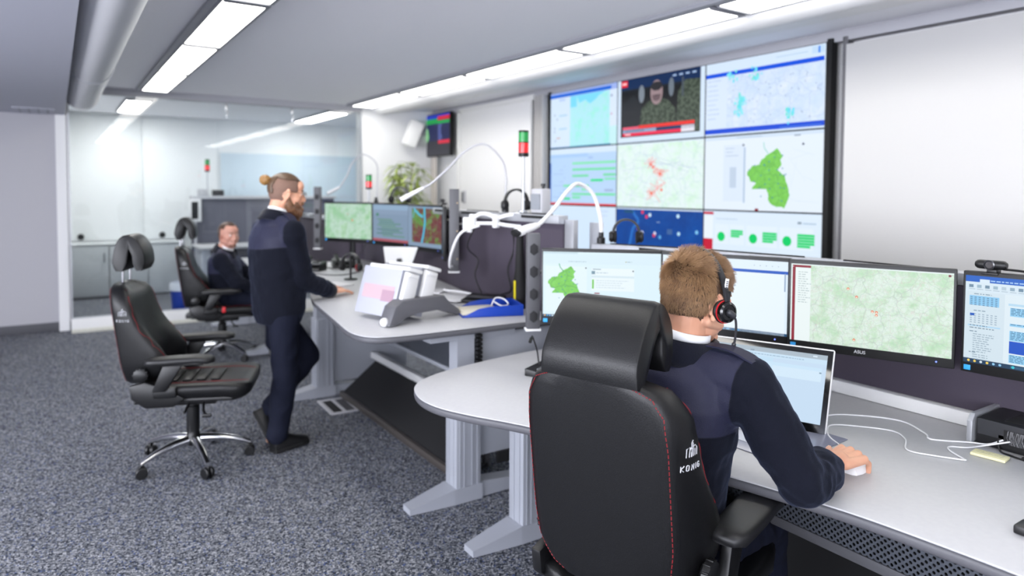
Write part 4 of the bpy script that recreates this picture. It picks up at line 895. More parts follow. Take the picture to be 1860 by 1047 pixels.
s.text(.3, .9, .55, 1, .1, .012, '96b4cc', 2, 3); s.text(.05, .8, .5, 2, .05, .012, 'a2c3da', 3, 3); s.text(.1, .7, .3, 4, .05, .01, 'a9c9de', 4, 3); s.rect(.955, .72, .97, .74, '7d98ac', 4); s.rect(.9, .955, .93, .975, 'd8e6f0', 3); s.rect(.44, .93, .47, .955, '8b9cac', 3)
o = s.out('screen', t, (0, 0, 0)); o.matrix_local = TM @ T(-TW / 2 + .004, -.0012, TH / 2 + .006)
mb = MB(); mb.prism([(0, 0), (.11, .0), (.125, .012), (.05, .18), (.035, .18), (.09, .014), (0, .014)], -.09, .09, .003, M=T(-TW / 2, .06, 0.001) @ Matrix(((0, 0, 1, 0), (1, 0, 0, 0), (0, 1, 0, 0), (0, 0, 0, 1)))).out('stand', PLW, t)
t = thing('desk_pad', 'dark blue grey desk pad with papers under its clear cover, by the touch monitor', 'desk pad', (1.98, 1.50, .7805), math.radians(4))
MB().prism([(-.19, -.26), (.17, -.26), (.17, .26), (-.19, .26)], 0, .003, .001).out('pad', mat('pad grey', '7f8294', .25, coat=.3), t)
MB().box((-.02, -.07, .0036), (.21, .17, .0008)).out('paper_sheet', mat('printed paper', 'c3c6cf', .4), t); MB().box((.10, .02, .0036), (.09, .3, .0008)).out('paper_sheet', mat('paper', 'd4d6dc', .4), t)
t = thing('keyboard', 'flat white keyboard under the touch monitor, mostly hidden by the arm', 'keyboard', (1.99, 1.70, .785), math.radians(94))
MB().box((0, 0, .008), (.40, .13, .014), .003).out('case', PLW, t); mb = MB()
for r in range(5):
    for c in range(15): mb.box((-.183 + .0262 * c, .046 - .023 * r, .017), (.022, .019, .006), .002)
mb.out('keys', mat('keys white', 'd6d6d8', .5), t)
t = thing('computer_mouse', 'white computer mouse under the right hand of the seated man', 'mouse', (1.955, 1.103, .781), math.radians(5))
MB().rings([[(x, .03 * k * math.cos(a), max(0, .032 * h * math.sin(a))) for a in [2 * PI * j / 20 for j in range(20)]] for x, k, h in ((-.052, .45, .35), (-.045, .8, .7), (-.02, 1, 1), (.015, .97, .95), (.04, .85, .7), (.05, .5, .4))]).out('shell', WHITE, t)
t = thing('cable_box', 'black cable box with brush slot and silver end on the near desk', 'cable box', (2.605, .78, .781), 0)
mb = MB().box((0, 0, .043), (.215, .46, .086), .004).out('case', mat('black box', '101013', .5), t)
MB().box((-.02, .01, .0865), (.12, .3, .002), .0005).out('top_recess', BLACKM, t)
MB().box((-.1085, -.02, .028), (.003, .37, .036)).out('slot', BLACKM, t); MB().box((-.107, 0, .06), (.006, .45, .05), .001).out('front_plate', mat('dark brushed metal', '4a4b4f', .4, .6), t)
MB().box((-.1105, -.03, .045), (.002, .36, .044)).out('slot', BLACKM, t)
R = random.Random(2); mb = MB()
for i in range(420):
    y = -.2 + .34 * R.random(); mb.tube([(-.112, y, .066), (-.114 - .004 * R.random(), y + R.uniform(-.006, .006), .045), (-.112 - .006 * R.random(), y + R.uniform(-.012, .012), .024)], .0006, 3)
o = mb.out('brush_bristles', mat('bristle black', '3a3a3d', .3), t); o['kind'] = 'stuff'
MB().prism([(-.122, 0), (.108, 0), (.108, .094), (-.10, .094), (-.122, .072)], -.012, .004, .002, M=T(0, .24, 0) @ euler(PI / 2)).out('end_plate', ALU, t)
t = thing('sticky_notes', 'pale yellow sticky note pad in front of the black cable box', 'notepad', (2.40, .93, .781), math.radians(-84))
MB().box((0, 0, .004), (.092, .05, .008), .001).out('pad', mat('pale yellow paper', 'e4dfb2', .7), t); s = MB()
for i in range(2): s.tube(smooth_path([(-.036 + .006 * k, .012 - .014 * i + .0022 * math.sin(k * 2.1 + i), .0083) for k in range(13)], 3), .0004, 4)
s.out('handwriting', mat('pencil', '8d8c78', .7), t)
def flat(pts, z=.7835): return smooth_path([(a, b, c if c else z) for a, b, *r in pts for c in [r[0] if r else 0]], 6)
tag(MB().tube(flat([(2.20, 1.39), (2.338, 1.426), (2.432, 1.366), (2.50, 1.25), (2.44, 1.14), (2.40, 1.10), (2.475, 1.02), (2.49, .97, .79), (2.493, .93, .815)]), .0028, 8).out('cable', CABW), 'white cable running from the touch monitor to the black cable box', 'cable')
tag(MB().tube(flat([(2.01, 1.115, .79), (2.07, 1.19), (2.13, 1.29), (2.20, 1.345), (2.255, 1.36), (2.31, 1.31), (2.37, 1.215), (2.33, 1.15), (2.235, 1.095), (2.26, 1.02), (2.30, .955)]), .0025, 8).tube(flat([(2.30, .955), (2.345, 1.02), (2.38, 1.035), (2.42, 1.0), (2.47, .97, .79), (2.4925, .905, .818)]), .0025, 8).out('cable', CABW), 'white mouse cable with a sharp kink near the sticky notes', 'cable')
tag(MB().tube(flat([(2.4915, .945, .81), (2.475, .93), (2.46, .90), (2.455, .85), (2.50, .78), (2.46, .72)]), .003, 8).box((2.455, .845, .786), (.014, .04, .01), .003).out('cable', BLACK), 'short black cable with connector in front of the black cable box', 'cable')
t = thing('microphone_console', 'flat black console with gooseneck microphone on the near desk', 'console', (1.84, 2.45, .781), math.radians(28))
MB().prism([(-.08, 0), (.08, 0), (.08, .032), (-.08, .012)], -.105, .105, .003, M=Matrix(((0, 0, 1, 0), (1, 0, 0, 0), (0, 1, 0, 0), (0, 0, 0, 1)))).out('case', BLACK, t); mb = MB()
for r in range(3):
    for c in range(6): mb.box((-.08 + .032 * c, -.04 + .03 * r, .024 + .0037 * r), (.022, .016, .008), .002)
mb.out('buttons', mat('grey buttons', '5c5e62', .5), t)
MB().tube(smooth_path([(0, .06, .026), (.0, .07, .09), (-.03, .07, .14), (-.07, .06, .172), (-.10, .05, .168)], 6), .0035, 8).tube([(-.10, .05, .168), (-.122, .045, .158)], [.008, .008], 10).out('microphone', BLACK, t)
tag(MB().prism([(-.03, -.02), (.03, -.02), (.034, .0), (.03, .02), (-.03, .02)], 0, .022, .005).out('card_reader', BLACK, loc=(1.935, .665, .781)), 'small black device at the right edge of the near desk', 'device')
mb = MB().box((0, 0, .05), (.12, .16, .098), .008); tag(mb.out('power_block', PLW, loc=(2.30, 2.72, .781)), 'white box on the near desk behind the speaker column', 'box')
# ------------------------------------------------------------------ things on the middle desk
t = thing('file_stand', 'desk file stand with frosted sleeves on a grey base with white ball feet', 'file stand', (1.373, 3.20, .9115), math.radians(15))
mb = MB(); mb.M = Matrix(((1, 0, 0, 0), (0, 0, -1, .045), (0, 1, 0, 0), (0, 0, 0, 1)))
mb.prism([(-.02, .006), (.02, .004), (.09, .035), (.17, .05), (.30, .05), (.38, .03), (.45, .006), (.475, .012), (.46, .04), (.40, .075), (.35, .125), (.07, .125), (.02, .10)], 0, .09, .006).out('base', mat('file stand grey', '57575c', .5), t)
for x in (-.015, .472): MB().sph((x, 0, .0235), .0235, 14).out('ball_foot', PLW, t)
FROST = mat('frosted sleeve', 'acaeb9', .3, coat=.25); SL = euler(0, math.radians(17))
for i, x in enumerate((.07, .20)):
    mb = MB(); mb.M = T(x, .0, .045) @ SL
    mb.box((.045, .015, .13), (.085, .03, .20), .008); mb.box((.05, .16, .245), (.10, .33, .02), .006); mb.box((.045, -.002, .215), (.065, .008, .02), .003); mb.box((.045, -.002, .06), (.012, .006, .008), .002).out('holder', PLW, t)
    sl = MB(); sl.M = T(x - .012, .02, .028) @ SL
    for k in range(7): sl.box((.012 + .011 * k, .185, .13), (.006, .32, .256), .001)
    fr = sl.out('sleeves', FROST, t)
    if i == 0:
        fp = MB(); fp.M = T(x - .012, .02, .028) @ SL; fp.box((.0085, .185, .125), (.0012, .26, .075)); fp.out('printed_band', mat('dull pink print', 'b79ea6', .4), t)
        fp = MB(); fp.M = T(x - .012, .02, .028) @ SL; fp.box((.0078, .10, .11), (.0012, .10, .06)); fp.out('printed_band', mat('mauve print', 'a38694', .4), t)
    for k in range(2):
        tb = MB(); tb.M = T(x, 0, .045) @ SL; tb.box((.03 + .02 * k, .335, .06 + .05 * k), (.004, .04, .045), .001); tb.out('index_tab', mat('grey tab', 'a0a3b4', .4), t)
t = thing('letter_tray', 'blue letter tray with papers at the right end of the middle desk', 'tray', (2.01, 3.265, .9115), math.radians(-19))
mb = MB().box((0, 0, .003), (.34, .25, .006), .002); mb.box((.168, 0, .03), (.005, .25, .06), .002)
for sy in (-1, 1): mb.prism([(-.17, 0), (.17, 0), (.17, .06), (-.02, .055), (-.08, .045), (-.15, .012)], -.0025, .0025, .001, M=T(0, sy * .1225, 0) @ euler(PI / 2))
mb.out('tray', BLUEP, t)
for i in range(4): tag(MB().box((0, 0, 0), (.22, .20, .004), .001).out('paper_sheet', mat('cream paper', 'd8d2c2', .7), loc=(1.96, 3.29, .9215 + .0046 * i)), 'sheet of cream paper in the blue letter tray', 'paper', 'papers in the blue tray').rotation_euler = (0, 0, -.33 + .09 * i)
tag(MB().tube(smooth_path([(2.02, 3.25, .955), (2.06, 3.27, .99), (2.10, 3.25, .985), (2.10, 3.20, .962), (2.06, 3.20, .955), (2.05, 3.27, .97)], 6), .004, 6).out('cable', CABW), 'small loop of white cable in the blue letter tray', 'cable')
for i, (x, y, a) in enumerate(((2.13, 3.98, .5), (2.06, 3.80, .3), (2.02, 4.12, .8))):
    tag(MB().box((0, 0, .004 + .0 * i), (.21, .297, .006), .001).out('paper_sheet', mat('white paper', 'dddde0', .7), loc=(x, y, .9118 + .0065 * i)), 'loose white papers lying behind the file stand on the middle desk', 'paper', 'loose papers on the middle desk').rotation_euler = (0, 0, a)
tag(MB().tube(smooth_path([(2.18, 4.1, .937), (2.10, 3.95, .947), (2.14, 3.84, .949), (2.2, 3.72, .937), (2.23, 3.6, .92), (2.18, 3.52, .918)], 6), .006, 8).out('cable', CABW), 'white cable lying over the loose papers of the middle desk', 'cable')
t = thing('desk_console', 'flat black desk console behind the blue letter tray', 'console', (2.165, 3.575, .9115), math.radians(-60))
MB().prism([(-.07, 0), (.07, 0), (.07, .045), (-.07, .02)], -.12, .12, .004, M=Matrix(((0, 0, 1, 0), (1, 0, 0, 0), (0, 1, 0, 0), (0, 0, 0, 1)))).out('case', BLACK, t); MB().box((0, 0, .036), (.18, .08, .004), .001).out('key_field', DGREY, t)
t = thing('umbrella_case', 'upright black case with a yellow stripe at the end of the aubergine panel', 'case', (2.245, 3.30, .9115), .2)
MB().lathe([(.001, 0), (.04, 0), (.043, .02), (.042, .12), (.028, .22), (.02, .45), (.001, .455)], 16).out('sleeve', BLACKM, t); MB().box((-.044, -.004, .1), (.006, .014, .13), .002).out('stripe', mat('yellow', 'd8c814', .5), t)
t = thing('tablet_panel', 'small tilted white panel under the middle desk list monitor', 'panel', (1.93, 4.30, 1.0), math.radians(-40))
mb = MB(); mb.M = euler(-.35); mb.prism([(-.10, .10), (.09, .10), (.12, .215), (-.125, .215)], 0, .014, .004, M=euler(PI / 2)).out('panel', PLW, t)
MB().box((0, .03, -.042), (.14, .12, .09), .01).box((0, .012, .06), (.03, .02, .14), .004).out('stand', BLACK, t)
for i, (x, y, lb) in enumerate(((1.80, 5.75, 'black desk telephone behind the hand of the standing man'), (2.1, 5.85, 'black device below the pale green map monitor'))):
    t = thing('desk_telephone', lb, 'telephone', (x, y, .9115), -.7 + .5 * i)
    MB().prism([(-.09, 0), (.09, 0), (.09, .075), (-.09, .025)], -.09, .09, .006, M=Matrix(((0, 0, 1, 0), (1, 0, 0, 0), (0, 1, 0, 0), (0, 0, 0, 1)))).out('case', BLACK, t)
    MB().cap((-.055, -.07, .06), (-.055, .07, .095), .02).out('handset', BLACK, t); MB().box((.035, .0, .057), (.09, .1, .006), .002).out('keypad', DGREY, t)
for i, pth in enumerate((((1.72, 5.55, .916), (1.80, 5.35, .916), (1.92, 5.3, .916), (2.1, 5.45, .916)), ((1.9, 5.95, .92), (2.0, 5.65, .93), (2.12, 5.6, 1.0), (2.25, 5.7, 1.12)))):
    tag(MB().tube(smooth_path(pth, 6), .004, 6).out('cable', BLACK), ('thin black cable on the middle desk near the headset stand', 'thin black cable rising to the pale green map monitor')[i], 'cable', 'thin black desk cables')
tag(MB().box((0, 0, .004), (.3, .22, .006), .001).out('paper_sheet', mat('white paper', 'dddde0', .7), loc=(1.60, 4.78, .9118)), 'white paper on the middle desk beside the standing man’s hand', 'paper').rotation_euler = (0, 0, .3)
# ------------------------------------------------------------------ rest of the room
t = thing('floor_box', 'grey framed floor outlet box with dark lids in the carpet', 'floor box', (1.712, 4.88, 0), math.radians(-2))
fr = MB()
for c, d in (((0, .165, .004), (.22, .03, .008)), ((0, -.165, .004), (.22, .03, .008)), ((-.095, 0, .004), (.03, .30, .008)), ((.095, 0, .004), (.03, .30, .008)), ((0, 0, .004), (.025, .30, .008))): fr.box(c, d, .001)
fr.out('frame', PLG, t)
for x in (-.046, .046): MB().box((x, 0, .003), (.064, .295, .004)).out('lid', DGREY if x > 0 else BLACKM, t)
t = thing('waste_bin', 'blue waste bin with white liner behind the glass partition', 'bin', (1.31, 9.42, 0))
MB().lathe([(.001, .002), (.11, .002), (.125, .02), (.145, .36), (.150, .36), (.150, .37), (.138, .37), (.118, .02), (.001, .02)], 24).out('bucket', BLUEP, t)
MB().lathe([(.151, .33), (.156, .33), (.157, .40), (.140, .43), (.135, .40), (.136, .30)], 24, cap=False).out('liner', mat('white liner', 'd9dde4', .5), t)
t = thing('wall_speaker', 'white loudspeaker tilted down on a bracket in the back corner', 'speaker', (4.18, 8.70, 2.34))
mb = MB(); mb.M = euler(0, 0, -.35) @ euler(0, .38) ; mb.box((-.06, 0, 0), (.20, .24, .36), .02).out('cabinet', PLW, t)
MB().tube([(.0, .05, .05), (.1, .12, .1), (.2, .2, .1)], .02, 10).box((.2, .225, .1), (.1, .03, .14), .005).out('bracket', PLG, t)
t = thing('wall_intercom', 'small grey handset unit on the white door panel', 'intercom', (4.505, 7.95, 1.51)); MB().box((0, 0, 0), (.03, .07, .16), .01).out('body', PLG, t); MB().cap((-.02, 0, -.06), (-.02, 0, .05), .014).out('handset', DGREY, t)
for i, x in enumerate((1.748, 2.537)):
    t = thing('glass_clamp', ('left', 'right')[i] + ' small chrome hook clamped to the top of the glass partition', 'clamp', (x, YG - .03, 2.56), 0, 'hooks on the glass partition')
    MB().cap((0, 0, .0), (0, 0, .08), .012).out('clamp_body', CHROME, t); MB().tube([(.0, -.005, -.01), (.012, -.01, -.05), (-.006, -.01, -.085), (.014, -.01, -.105)], .007, 8).out('hook', CHROME, t)
tag(MB().box((3.86, 8.35, .065), (.34, .34, .128), .006).out('plant_stand', mat('grey pot', '77777a', .5)), 'low grey stand under the potted plant', 'stand')
t = thing('potted_plant', 'leafy green plant in front of the white back wall', 'plant', (3.86, 8.35, .13)); R = random.Random(8)
MB().lathe([(.001, 0), (.14, 0), (.17, .32), (.18, .34), (.165, .34), (.155, .30), (.001, .30)], 24).out('pot', mat('grey pot', '77777a', .5), t)
mb = MB(); lf = MB(); tips = []
for k in range(7):
    a = R.uniform(0, 2 * PI); h = R.uniform(1.3, 1.8); e = Vector((.16 * math.cos(a) + R.uniform(-.05, .05), .16 * math.sin(a), h)); p = smooth_path([(.05 * math.cos(a), .05 * math.sin(a), .28), (e.x * .4, e.y * .4, h * .6), tuple(e)], 6); mb.tube(p, [lerp(.011, .006, i / (len(p) - 1)) for i in range(len(p))], 7)
    for q in (.62, .72, .8, .88, .95, 1.0):
        b = p[min(len(p) - 1, int(q * (len(p) - 1)))]
        for j in range(9):
            an = R.uniform(0, 2 * PI); L = R.uniform(.16, .3); up = R.uniform(-.1, .9); d = Vector((math.cos(an), math.sin(an), up)).normalized(); s_ = d.cross(Vector((0, 0, 1))).normalized(); rg = []
            for i in range(6):
                u = i / 5; c = b + d * L * u - Vector((0, 0, .16 * L / .25 * u * u * (1 - .3 * up))); w_ = .016 * math.sin(PI * min(1, .12 + u * .88)) + .0008
                rg += [c - s_ * w_, c + s_ * w_ * .0 - Vector((0, 0, .004)), c + s_ * w_]
            lf.add(rg, [(3 * i + a_, 3 * i + a_ + 1, 3 * i + a_ + 4, 3 * i + a_ + 3) for i in range(5) for a_ in (0, 1)])
mb.out('stem', mat('plant stem', '8a8a52', .6), t)
o = lf.out('leaves', mat('leaf green', '7d9a3c', .5, noise=(6, 'b5c067', .5)), t); o['kind'] = 'stuff'
# workstation standing behind the glass
t = thing('rear_workstation', 'dark grey workstation panel standing behind the glass partition', 'desk', (2.8, 11.30, 0)); 
MB().box((0, .02, .95), (2.2, .04, .98), .004).out('screen_panel', mat('dim slate panel', '5b5b66', .7), t); MB().box((0, .01, 1.463), (2.24, .1, .046), .004).out('top_rail', PLG, t); MB().box((0, -.35, .74), (2.2, .7, .035), .006).out('tabletop', LAM, t)
for x in (-1.0, 1.0): MB().box((x, -.3, .36), (.12, .6, .72), .01).out('leg', GREYM, t)
for i, (x, w_, h) in enumerate(((-.94, .14, .1), (-.72, .16, .09), (.35, .1, .1))):
    tag(MB().box((0, 0, h / 2), (w_, .09, h), .01).out('equipment_box', (PLG, BLACK, DGREY)[i], loc=(2.8 + x, 11.31, 1.487)), ('pale box on the rail behind the glass, by the faint signal light', 'black box on the rail behind the glass, right of the pale box', 'dark box on the right part of the rail behind the glass')[i], 'box', 'boxes on the rail behind the glass')
t = thing('wall_panel_computer', 'narrow dark screen in a white frame at the left end of the workstation behind glass', 'screen', (1.74, 11.2, 1.27)); MB().box((0, 0, 0), (.16, .06, .34), .01).out('frame', PLW, t); MB().box((-.01, -.032, 0), (.09, .004, .26)).out('screen', BLACK, t)
tag(MB().box((0, 0, .5), (.03, .03, 1.0)).out('support_post', PLG, loc=(1.74, 11.21, .10)), 'thin post under the narrow white framed screen behind the glass', 'post')
t = thing('ceiling_vent', 'faint slotted vent in the underside of the dropped left ceiling', 'vent', (-.17, 8.72, 2.3985))
MB().box((0, 0, -.003), (.36, .55, .006), .002).out('frame', mat('soffit paint', 'bfc0cb', .8), t)
for i in range(4): MB().box((-.12 + .08 * i, 0, -.0065), (.02, .48, .002)).out('slot', mat('slot grey', 'a3a4ae', .8), t)
# ------------------------------------------------------------------ people
SKIN = mat('skin', 'd9a88c', .5, 0, .4, noise=(14, 'cf9478', .7)); SKIN.node_tree.nodes['Principled BSDF'].inputs['Subsurface Weight'].default_value = .12
SKIN.node_tree.nodes['Principled BSDF'].inputs['Subsurface Radius'].default_value = (.012, .005, .003)
SKIN2 = mat('ruddy skin', 'c99a88', .5, 0, .4, noise=(14, 'bd8474', .7))
NAVYT = mat('dark navy twill', '0f1220', .85, 0, .2, noise=(120, '141829', .6), bump=(700, .25, .002))
SHIRT = mat('white shirt', 'e6e7ea', .7)
SHOE = mat('black shoe', '0c0c0e', .45)
def jacket_mat():
    m = bpy.data.materials.new('navy fleece with smooth yoke'); m.use_nodes = True; nt = m.node_tree; L = nt.links.new; b = nt.nodes['Principled BSDF']
    a = nt.nodes.new('ShaderNodeAttribute'); a.attribute_name = 'yoke'
    g = nt.nodes.new('ShaderNodeMath'); g.operation = 'GREATER_THAN'; g.inputs[1].default_value = 0; L(a.outputs['Fac'], g.inputs[0])
    mx = nt.nodes.new('ShaderNodeMix'); mx.data_type = 'RGBA'; mx.inputs[6].default_value = (*lin('080b18'), 1); mx.inputs[7].default_value = (*lin('242539'), 1); L(g.outputs[0], mx.inputs[0])
    ab = nt.nodes.new('ShaderNodeMath'); ab.operation = 'ABSOLUTE'; L(a.outputs['Fac'], ab.inputs[0]); lt = nt.nodes.new('ShaderNodeMath'); lt.operation = 'LESS_THAN'; lt.inputs[1].default_value = .0022; L(ab.outputs[0], lt.inputs[0])
    m2 = nt.nodes.new('ShaderNodeMix'); m2.data_type = 'RGBA'; m2.inputs[7].default_value = (*lin('0b0d1a'), 1); L(lt.outputs[0], m2.inputs[0]); L(mx.outputs[2], m2.inputs[6]); L(m2.outputs[2], b.inputs['Base Color'])
    r = nt.nodes.new('ShaderNodeMapRange'); r.inputs['To Min'].default_value = .95; r.inputs['To Max'].default_value = .6; L(g.outputs[0], r.inputs['Value']); L(r.outputs[0], b.inputs['Roughness'])
    b.inputs['Specular IOR Level'].default_value = .25; b.inputs['Sheen Weight'].default_value = .12; b.inputs['Sheen Roughness'].default_value = .4; b.inputs['Sheen Tint'].default_value = (.35, .45, .8, 1)
    tc = nt.nodes.new('ShaderNodeTexCoord'); n = nt.nodes.new('ShaderNodeTexNoise'); n.inputs['Scale'].default_value = 350; L(tc.outputs['Object'], n.inputs['Vector'])
    bp = nt.nodes.new('ShaderNodeBump'); bp.inputs['Strength'].default_value = .4; bp.inputs['Distance'].default_value = .003; L(n.outputs['Fac'], bp.inputs['Height']); L(bp.outputs['Normal'], b.inputs['Normal'])
    return m
JACKET = jacket_mat()
FLEECE = mat('navy fleece collar', '090c1a', .95, 0, .2, bump=(350, .4, .003), sheen=.2)
YOKEM = mat('smooth navy cloth', '242539', .6, 0, .25, bump=(500, .2, .002))

def remesh(mb, voxel, name, mats, parent=None, sm=4, wrinkle=None, attr=None, **kw):
    """fuse the overlapping forms into one continuous surface, smooth it, add cloth folds"""
    me = mb.mesh('form', []); o = bpy.data.objects.new('form', me); COL.objects.link(o)
    d = o.modifiers.new('r', 'REMESH'); d.mode = 'VOXEL'; d.voxel_size = voxel
    if sm: s = o.modifiers.new('s', 'SMOOTH'); s.factor = .5; s.iterations = sm
    dg = bpy.context.evaluated_depsgraph_get(); dg.update()
    out = bpy.data.meshes.new_from_object(o.evaluated_get(dg)); bpy.data.objects.remove(o); bpy.data.meshes.remove(me)
    out.name = name
    if wrinkle:
        nn = [v.normal.copy() for v in out.vertices]
        for v, n in zip(out.vertices, nn): v.co = v.co + n * wrinkle(v.co)
    if attr:
        at = out.attributes.new('yoke', 'FLOAT', 'POINT'); at.data.foreach_set('value', [attr(v.co) for v in out.vertices])
    out.materials.clear(); out.materials.append(mats); out.polygons.foreach_set('use_smooth', [True] * len(out.polygons)); out.update()
    return link(name, out, parent, **kw)
def folds(amp, fz, seed=0, axis=(1, 1, 1)):
    def f(p):
        q = Vector((p.x * axis[0] + seed, p.y * axis[1], p.z * axis[2])) * fz
        a = mnoise.noise(q); b = mnoise.noise(q * 2.1 + Vector((7, 3, 1)))
        return amp * ((1 - abs(a) * 2.2) * .7 + b * .5)
    return f
def frame(f, up=(0, 0, 1)):
    f = Vector(f).normalized(); l = Vector(up).cross(f).normalized(); u = f.cross(l); return Matrix((f, l, u)).transposed().to_4x4()
def head_forms(mb, M, wide=1.0):
    mb.M = M; w_ = wide
    mb.sph((-.014, 0, .032), (.096, .076 * w_, .086)); mb.sph((-.03, 0, .0), (.075, .07 * w_, .07)); mb.sph((.032, 0, -.012), (.056, .062 * w_, .085)); mb.sph((.026, 0, -.066), (.058, .054 * w_, .046)); mb.sph((.07, 0, -.097), (.021, .024 * w_, .019))
    mb.cap((.078, -.028, .026), (.078, .028, .026), .014); mb.sph((.066, 0, .05), (.03, .055, .04))
    for s in (-1, 1):
        mb.sph((.055, s * .042 * w_, -.026), (.027, .022, .024)); mb.cap((.045, s * .047 * w_, -.06), (-.01, s * .056 * w_, -.055), .016)
        mb.sph((.099, s * .0105, -.034), (.011, .009, .008)); mb.cap((.084, s * .018, .013), (.077, s * .044, .011), .006)
        mb.cap((.088, s * .02, -.001), (.079, s * .042, -.003), .0065)
        # ear: rim, lobe, hollow
        E = T(-.008, s * .076 * w_, -.012) @ euler(0, .22) @ euler(0, 0, s * .42)
        rim = [(.018 * math.cos(a), 0, .031 * math.sin(a) + .004) for a in [-.9 + 4.6 * i / 12 for i in range(13)]]
        mb2 = MB(); mb2.M = M @ E; mb2.tube(rim, .0052, 8); mb2.sph((.0, -s * .004, .0), (.017, .005, .029)); mb2.sph((.006, 0, -.03), (.010, .006, .011)); mb2.tube([(.010 * math.cos(a), s * .001, .018 * math.sin(a) + .002) for a in [-.5 + 3.6 * i / 8 for i in range(9)]], .0036, 6); mb2.sph((.012, 0, -.006), (.005, .006, .008))
        mb.add(mb2.v, mb2.f, M.inverted())
    mb.cap((.089, 0, .012), (.107, 0, -.024), .0085, .0125); mb.sph((.107, 0, -.029), .0125)
    mb.cap((.086, -.017, -.058), (.086, .017, -.058), .0075); mb.cap((.085, -.014, -.071), (.085, .014, -.071), .0085); mb.sph((.08, 0, -.064), (.02, .03, .022))
    mb.M = Matrix.Identity(4)
def eyes(M, parent, iris='4a5a66'):
    mb = MB(); mb.M = M; ir = MB(); ir.M = M
    for s in (-1, 1): mb.sph((.0775, s * .031, .0055), .0125, 14); ir.sph((.0868, s * .031, .005), (.0038, .0055, .0055), 10)
    mb.out('eyes', mat('eye white', 'dcd6d0', .2), parent); ir.out('irises', mat('iris' + iris, iris, .2), parent)
    br = MB(); br.M = M
    for s in (-1, 1): br.tube([(.092, s * .014, .024), (.0905, s * .03, .031), (.077, s * .048, .024)], [.0035, .004, .002], 6)
    return br
def hand_forms(mb, wrist, D, N, side, curl=(.35, .55, .35), thumb=(.6, .75, -.25), spread=.06, k=1.0):
    """palm, four jointed fingers of different length and a thumb from the side of the palm"""
    W = Vector(wrist); D = Vector(D).normalized(); N = Vector(N); N = (N - D * N.dot(D)).normalized(); t = N.cross(D) * side
    tip = []
    spec = ((.033, .092, (.043, .026, .021), .0090), (.011, .097, (.047, .030, .022), .0092), (-.0115, .093, (.043, .028, .021), .0089), (-.033, .083, (.034, .021, .019), .0082))
    for i, (o, kn, ls, r) in enumerate(spec):
        a = W + t * o * .62 * k + D * .012; b = W + t * o * k + D * kn * k + N * (.006 - abs(o) * .12)
        mb.cap(a, b, .0145 * k, .0115 * k); mb.sph(b + N * .002, .0112 * k, 10)
        d = (D + t * o * spread * 30 * .35).normalized(); ang = 0; p = b
        for j, L in enumerate(ls):
            ang += curl[j] * (1 + .12 * (i - 1)); v = (d * math.cos(ang) - N * math.sin(ang)).normalized(); q = p + v * L * k
            mb.cap(p, q, r * k * (1 - .08 * j), r * k * (.93 - .1 * j)); p = q
        tip.append((p, v, i))
    mb.sph(W + D * .05 * k, (.02, .02, .016)); 
    mb.cap(W - D * .04, W + D * .02, .0245 * k, .025 * k)
    a = W + D * .022 * k + t * .016; b = W + D * .050 * k + t * .036 * k - N * .006; mb.cap(a, b, .016 * k, .0125 * k)
    v1 = (D * thumb[0] + t * thumb[1] + N * thumb[2]).normalized(); c = b + v1 * .036 * k; mb.cap(b, c, .0122 * k, .0105 * k)
    v2 = (v1 + D * .55).normalized(); e = c + v2 * .029 * k; mb.cap(c, e, .0105 * k, .0088 * k)
    return tip + [(e, v2, 4)], N, t
def nails(tips, N, parent):
    mb = MB()
    for p, v, i in tips:
        n = (N - v * N.dot(v)).normalized(); l = n.cross(v); mb.add([p + v * .004 + l * x + v * y + n * (.0086 - abs(x) * .25) for x, y in ((-.0045, -.005), (.0045, -.005), (.004, .006), (-.004, .006))], [(0, 1, 2, 3)])
    mb.out('fingernails', mat('nail', 'e6bfae', .3), parent)
def ell_ring(c, R, F, a, b, n=28, ex=.85):
    return [Vector(c) + Vector(R) * a * math.copysign(abs(math.cos(t)) ** ex, math.cos(t)) + Vector(F) * b * math.copysign(abs(math.sin(t)) ** ex, math.sin(t)) for t in [2 * PI * j / n for j in range(n)]]
def shoe(mb, sole, heel, toe, up=(0, 0, 1)):
    h = Vector(heel); d = Vector(toe) - h; L = d.length; M = T(h) @ frame(d, up); mb.M = M; sole.M = M
    prof = ((-.03, .025, .05), (-.015, .036, .085), (.03, .040, .10), (.45, .043, .085), (.62, .05, .066), (.8, .05, .052), (.94, .038, .04), (1.0, .02, .028))
    mb.rings([[(x * L, w_ * math.cos(a), .012 + max(0, (h_ - .012) * math.sin(a)) if math.sin(a) > 0 else .012) for a in [2 * PI * j / 20 for j in range(20)]] for x, w_, h_ in prof])
    sole.prism([(x * L, w_ * 1.06) for x, w_, h_ in prof] + [(x * L, -w_ * 1.06) for x, w_, h_ in prof[::-1]], -.004, .018, .004)
    mb.M = sole.M = Matrix.Identity(4)
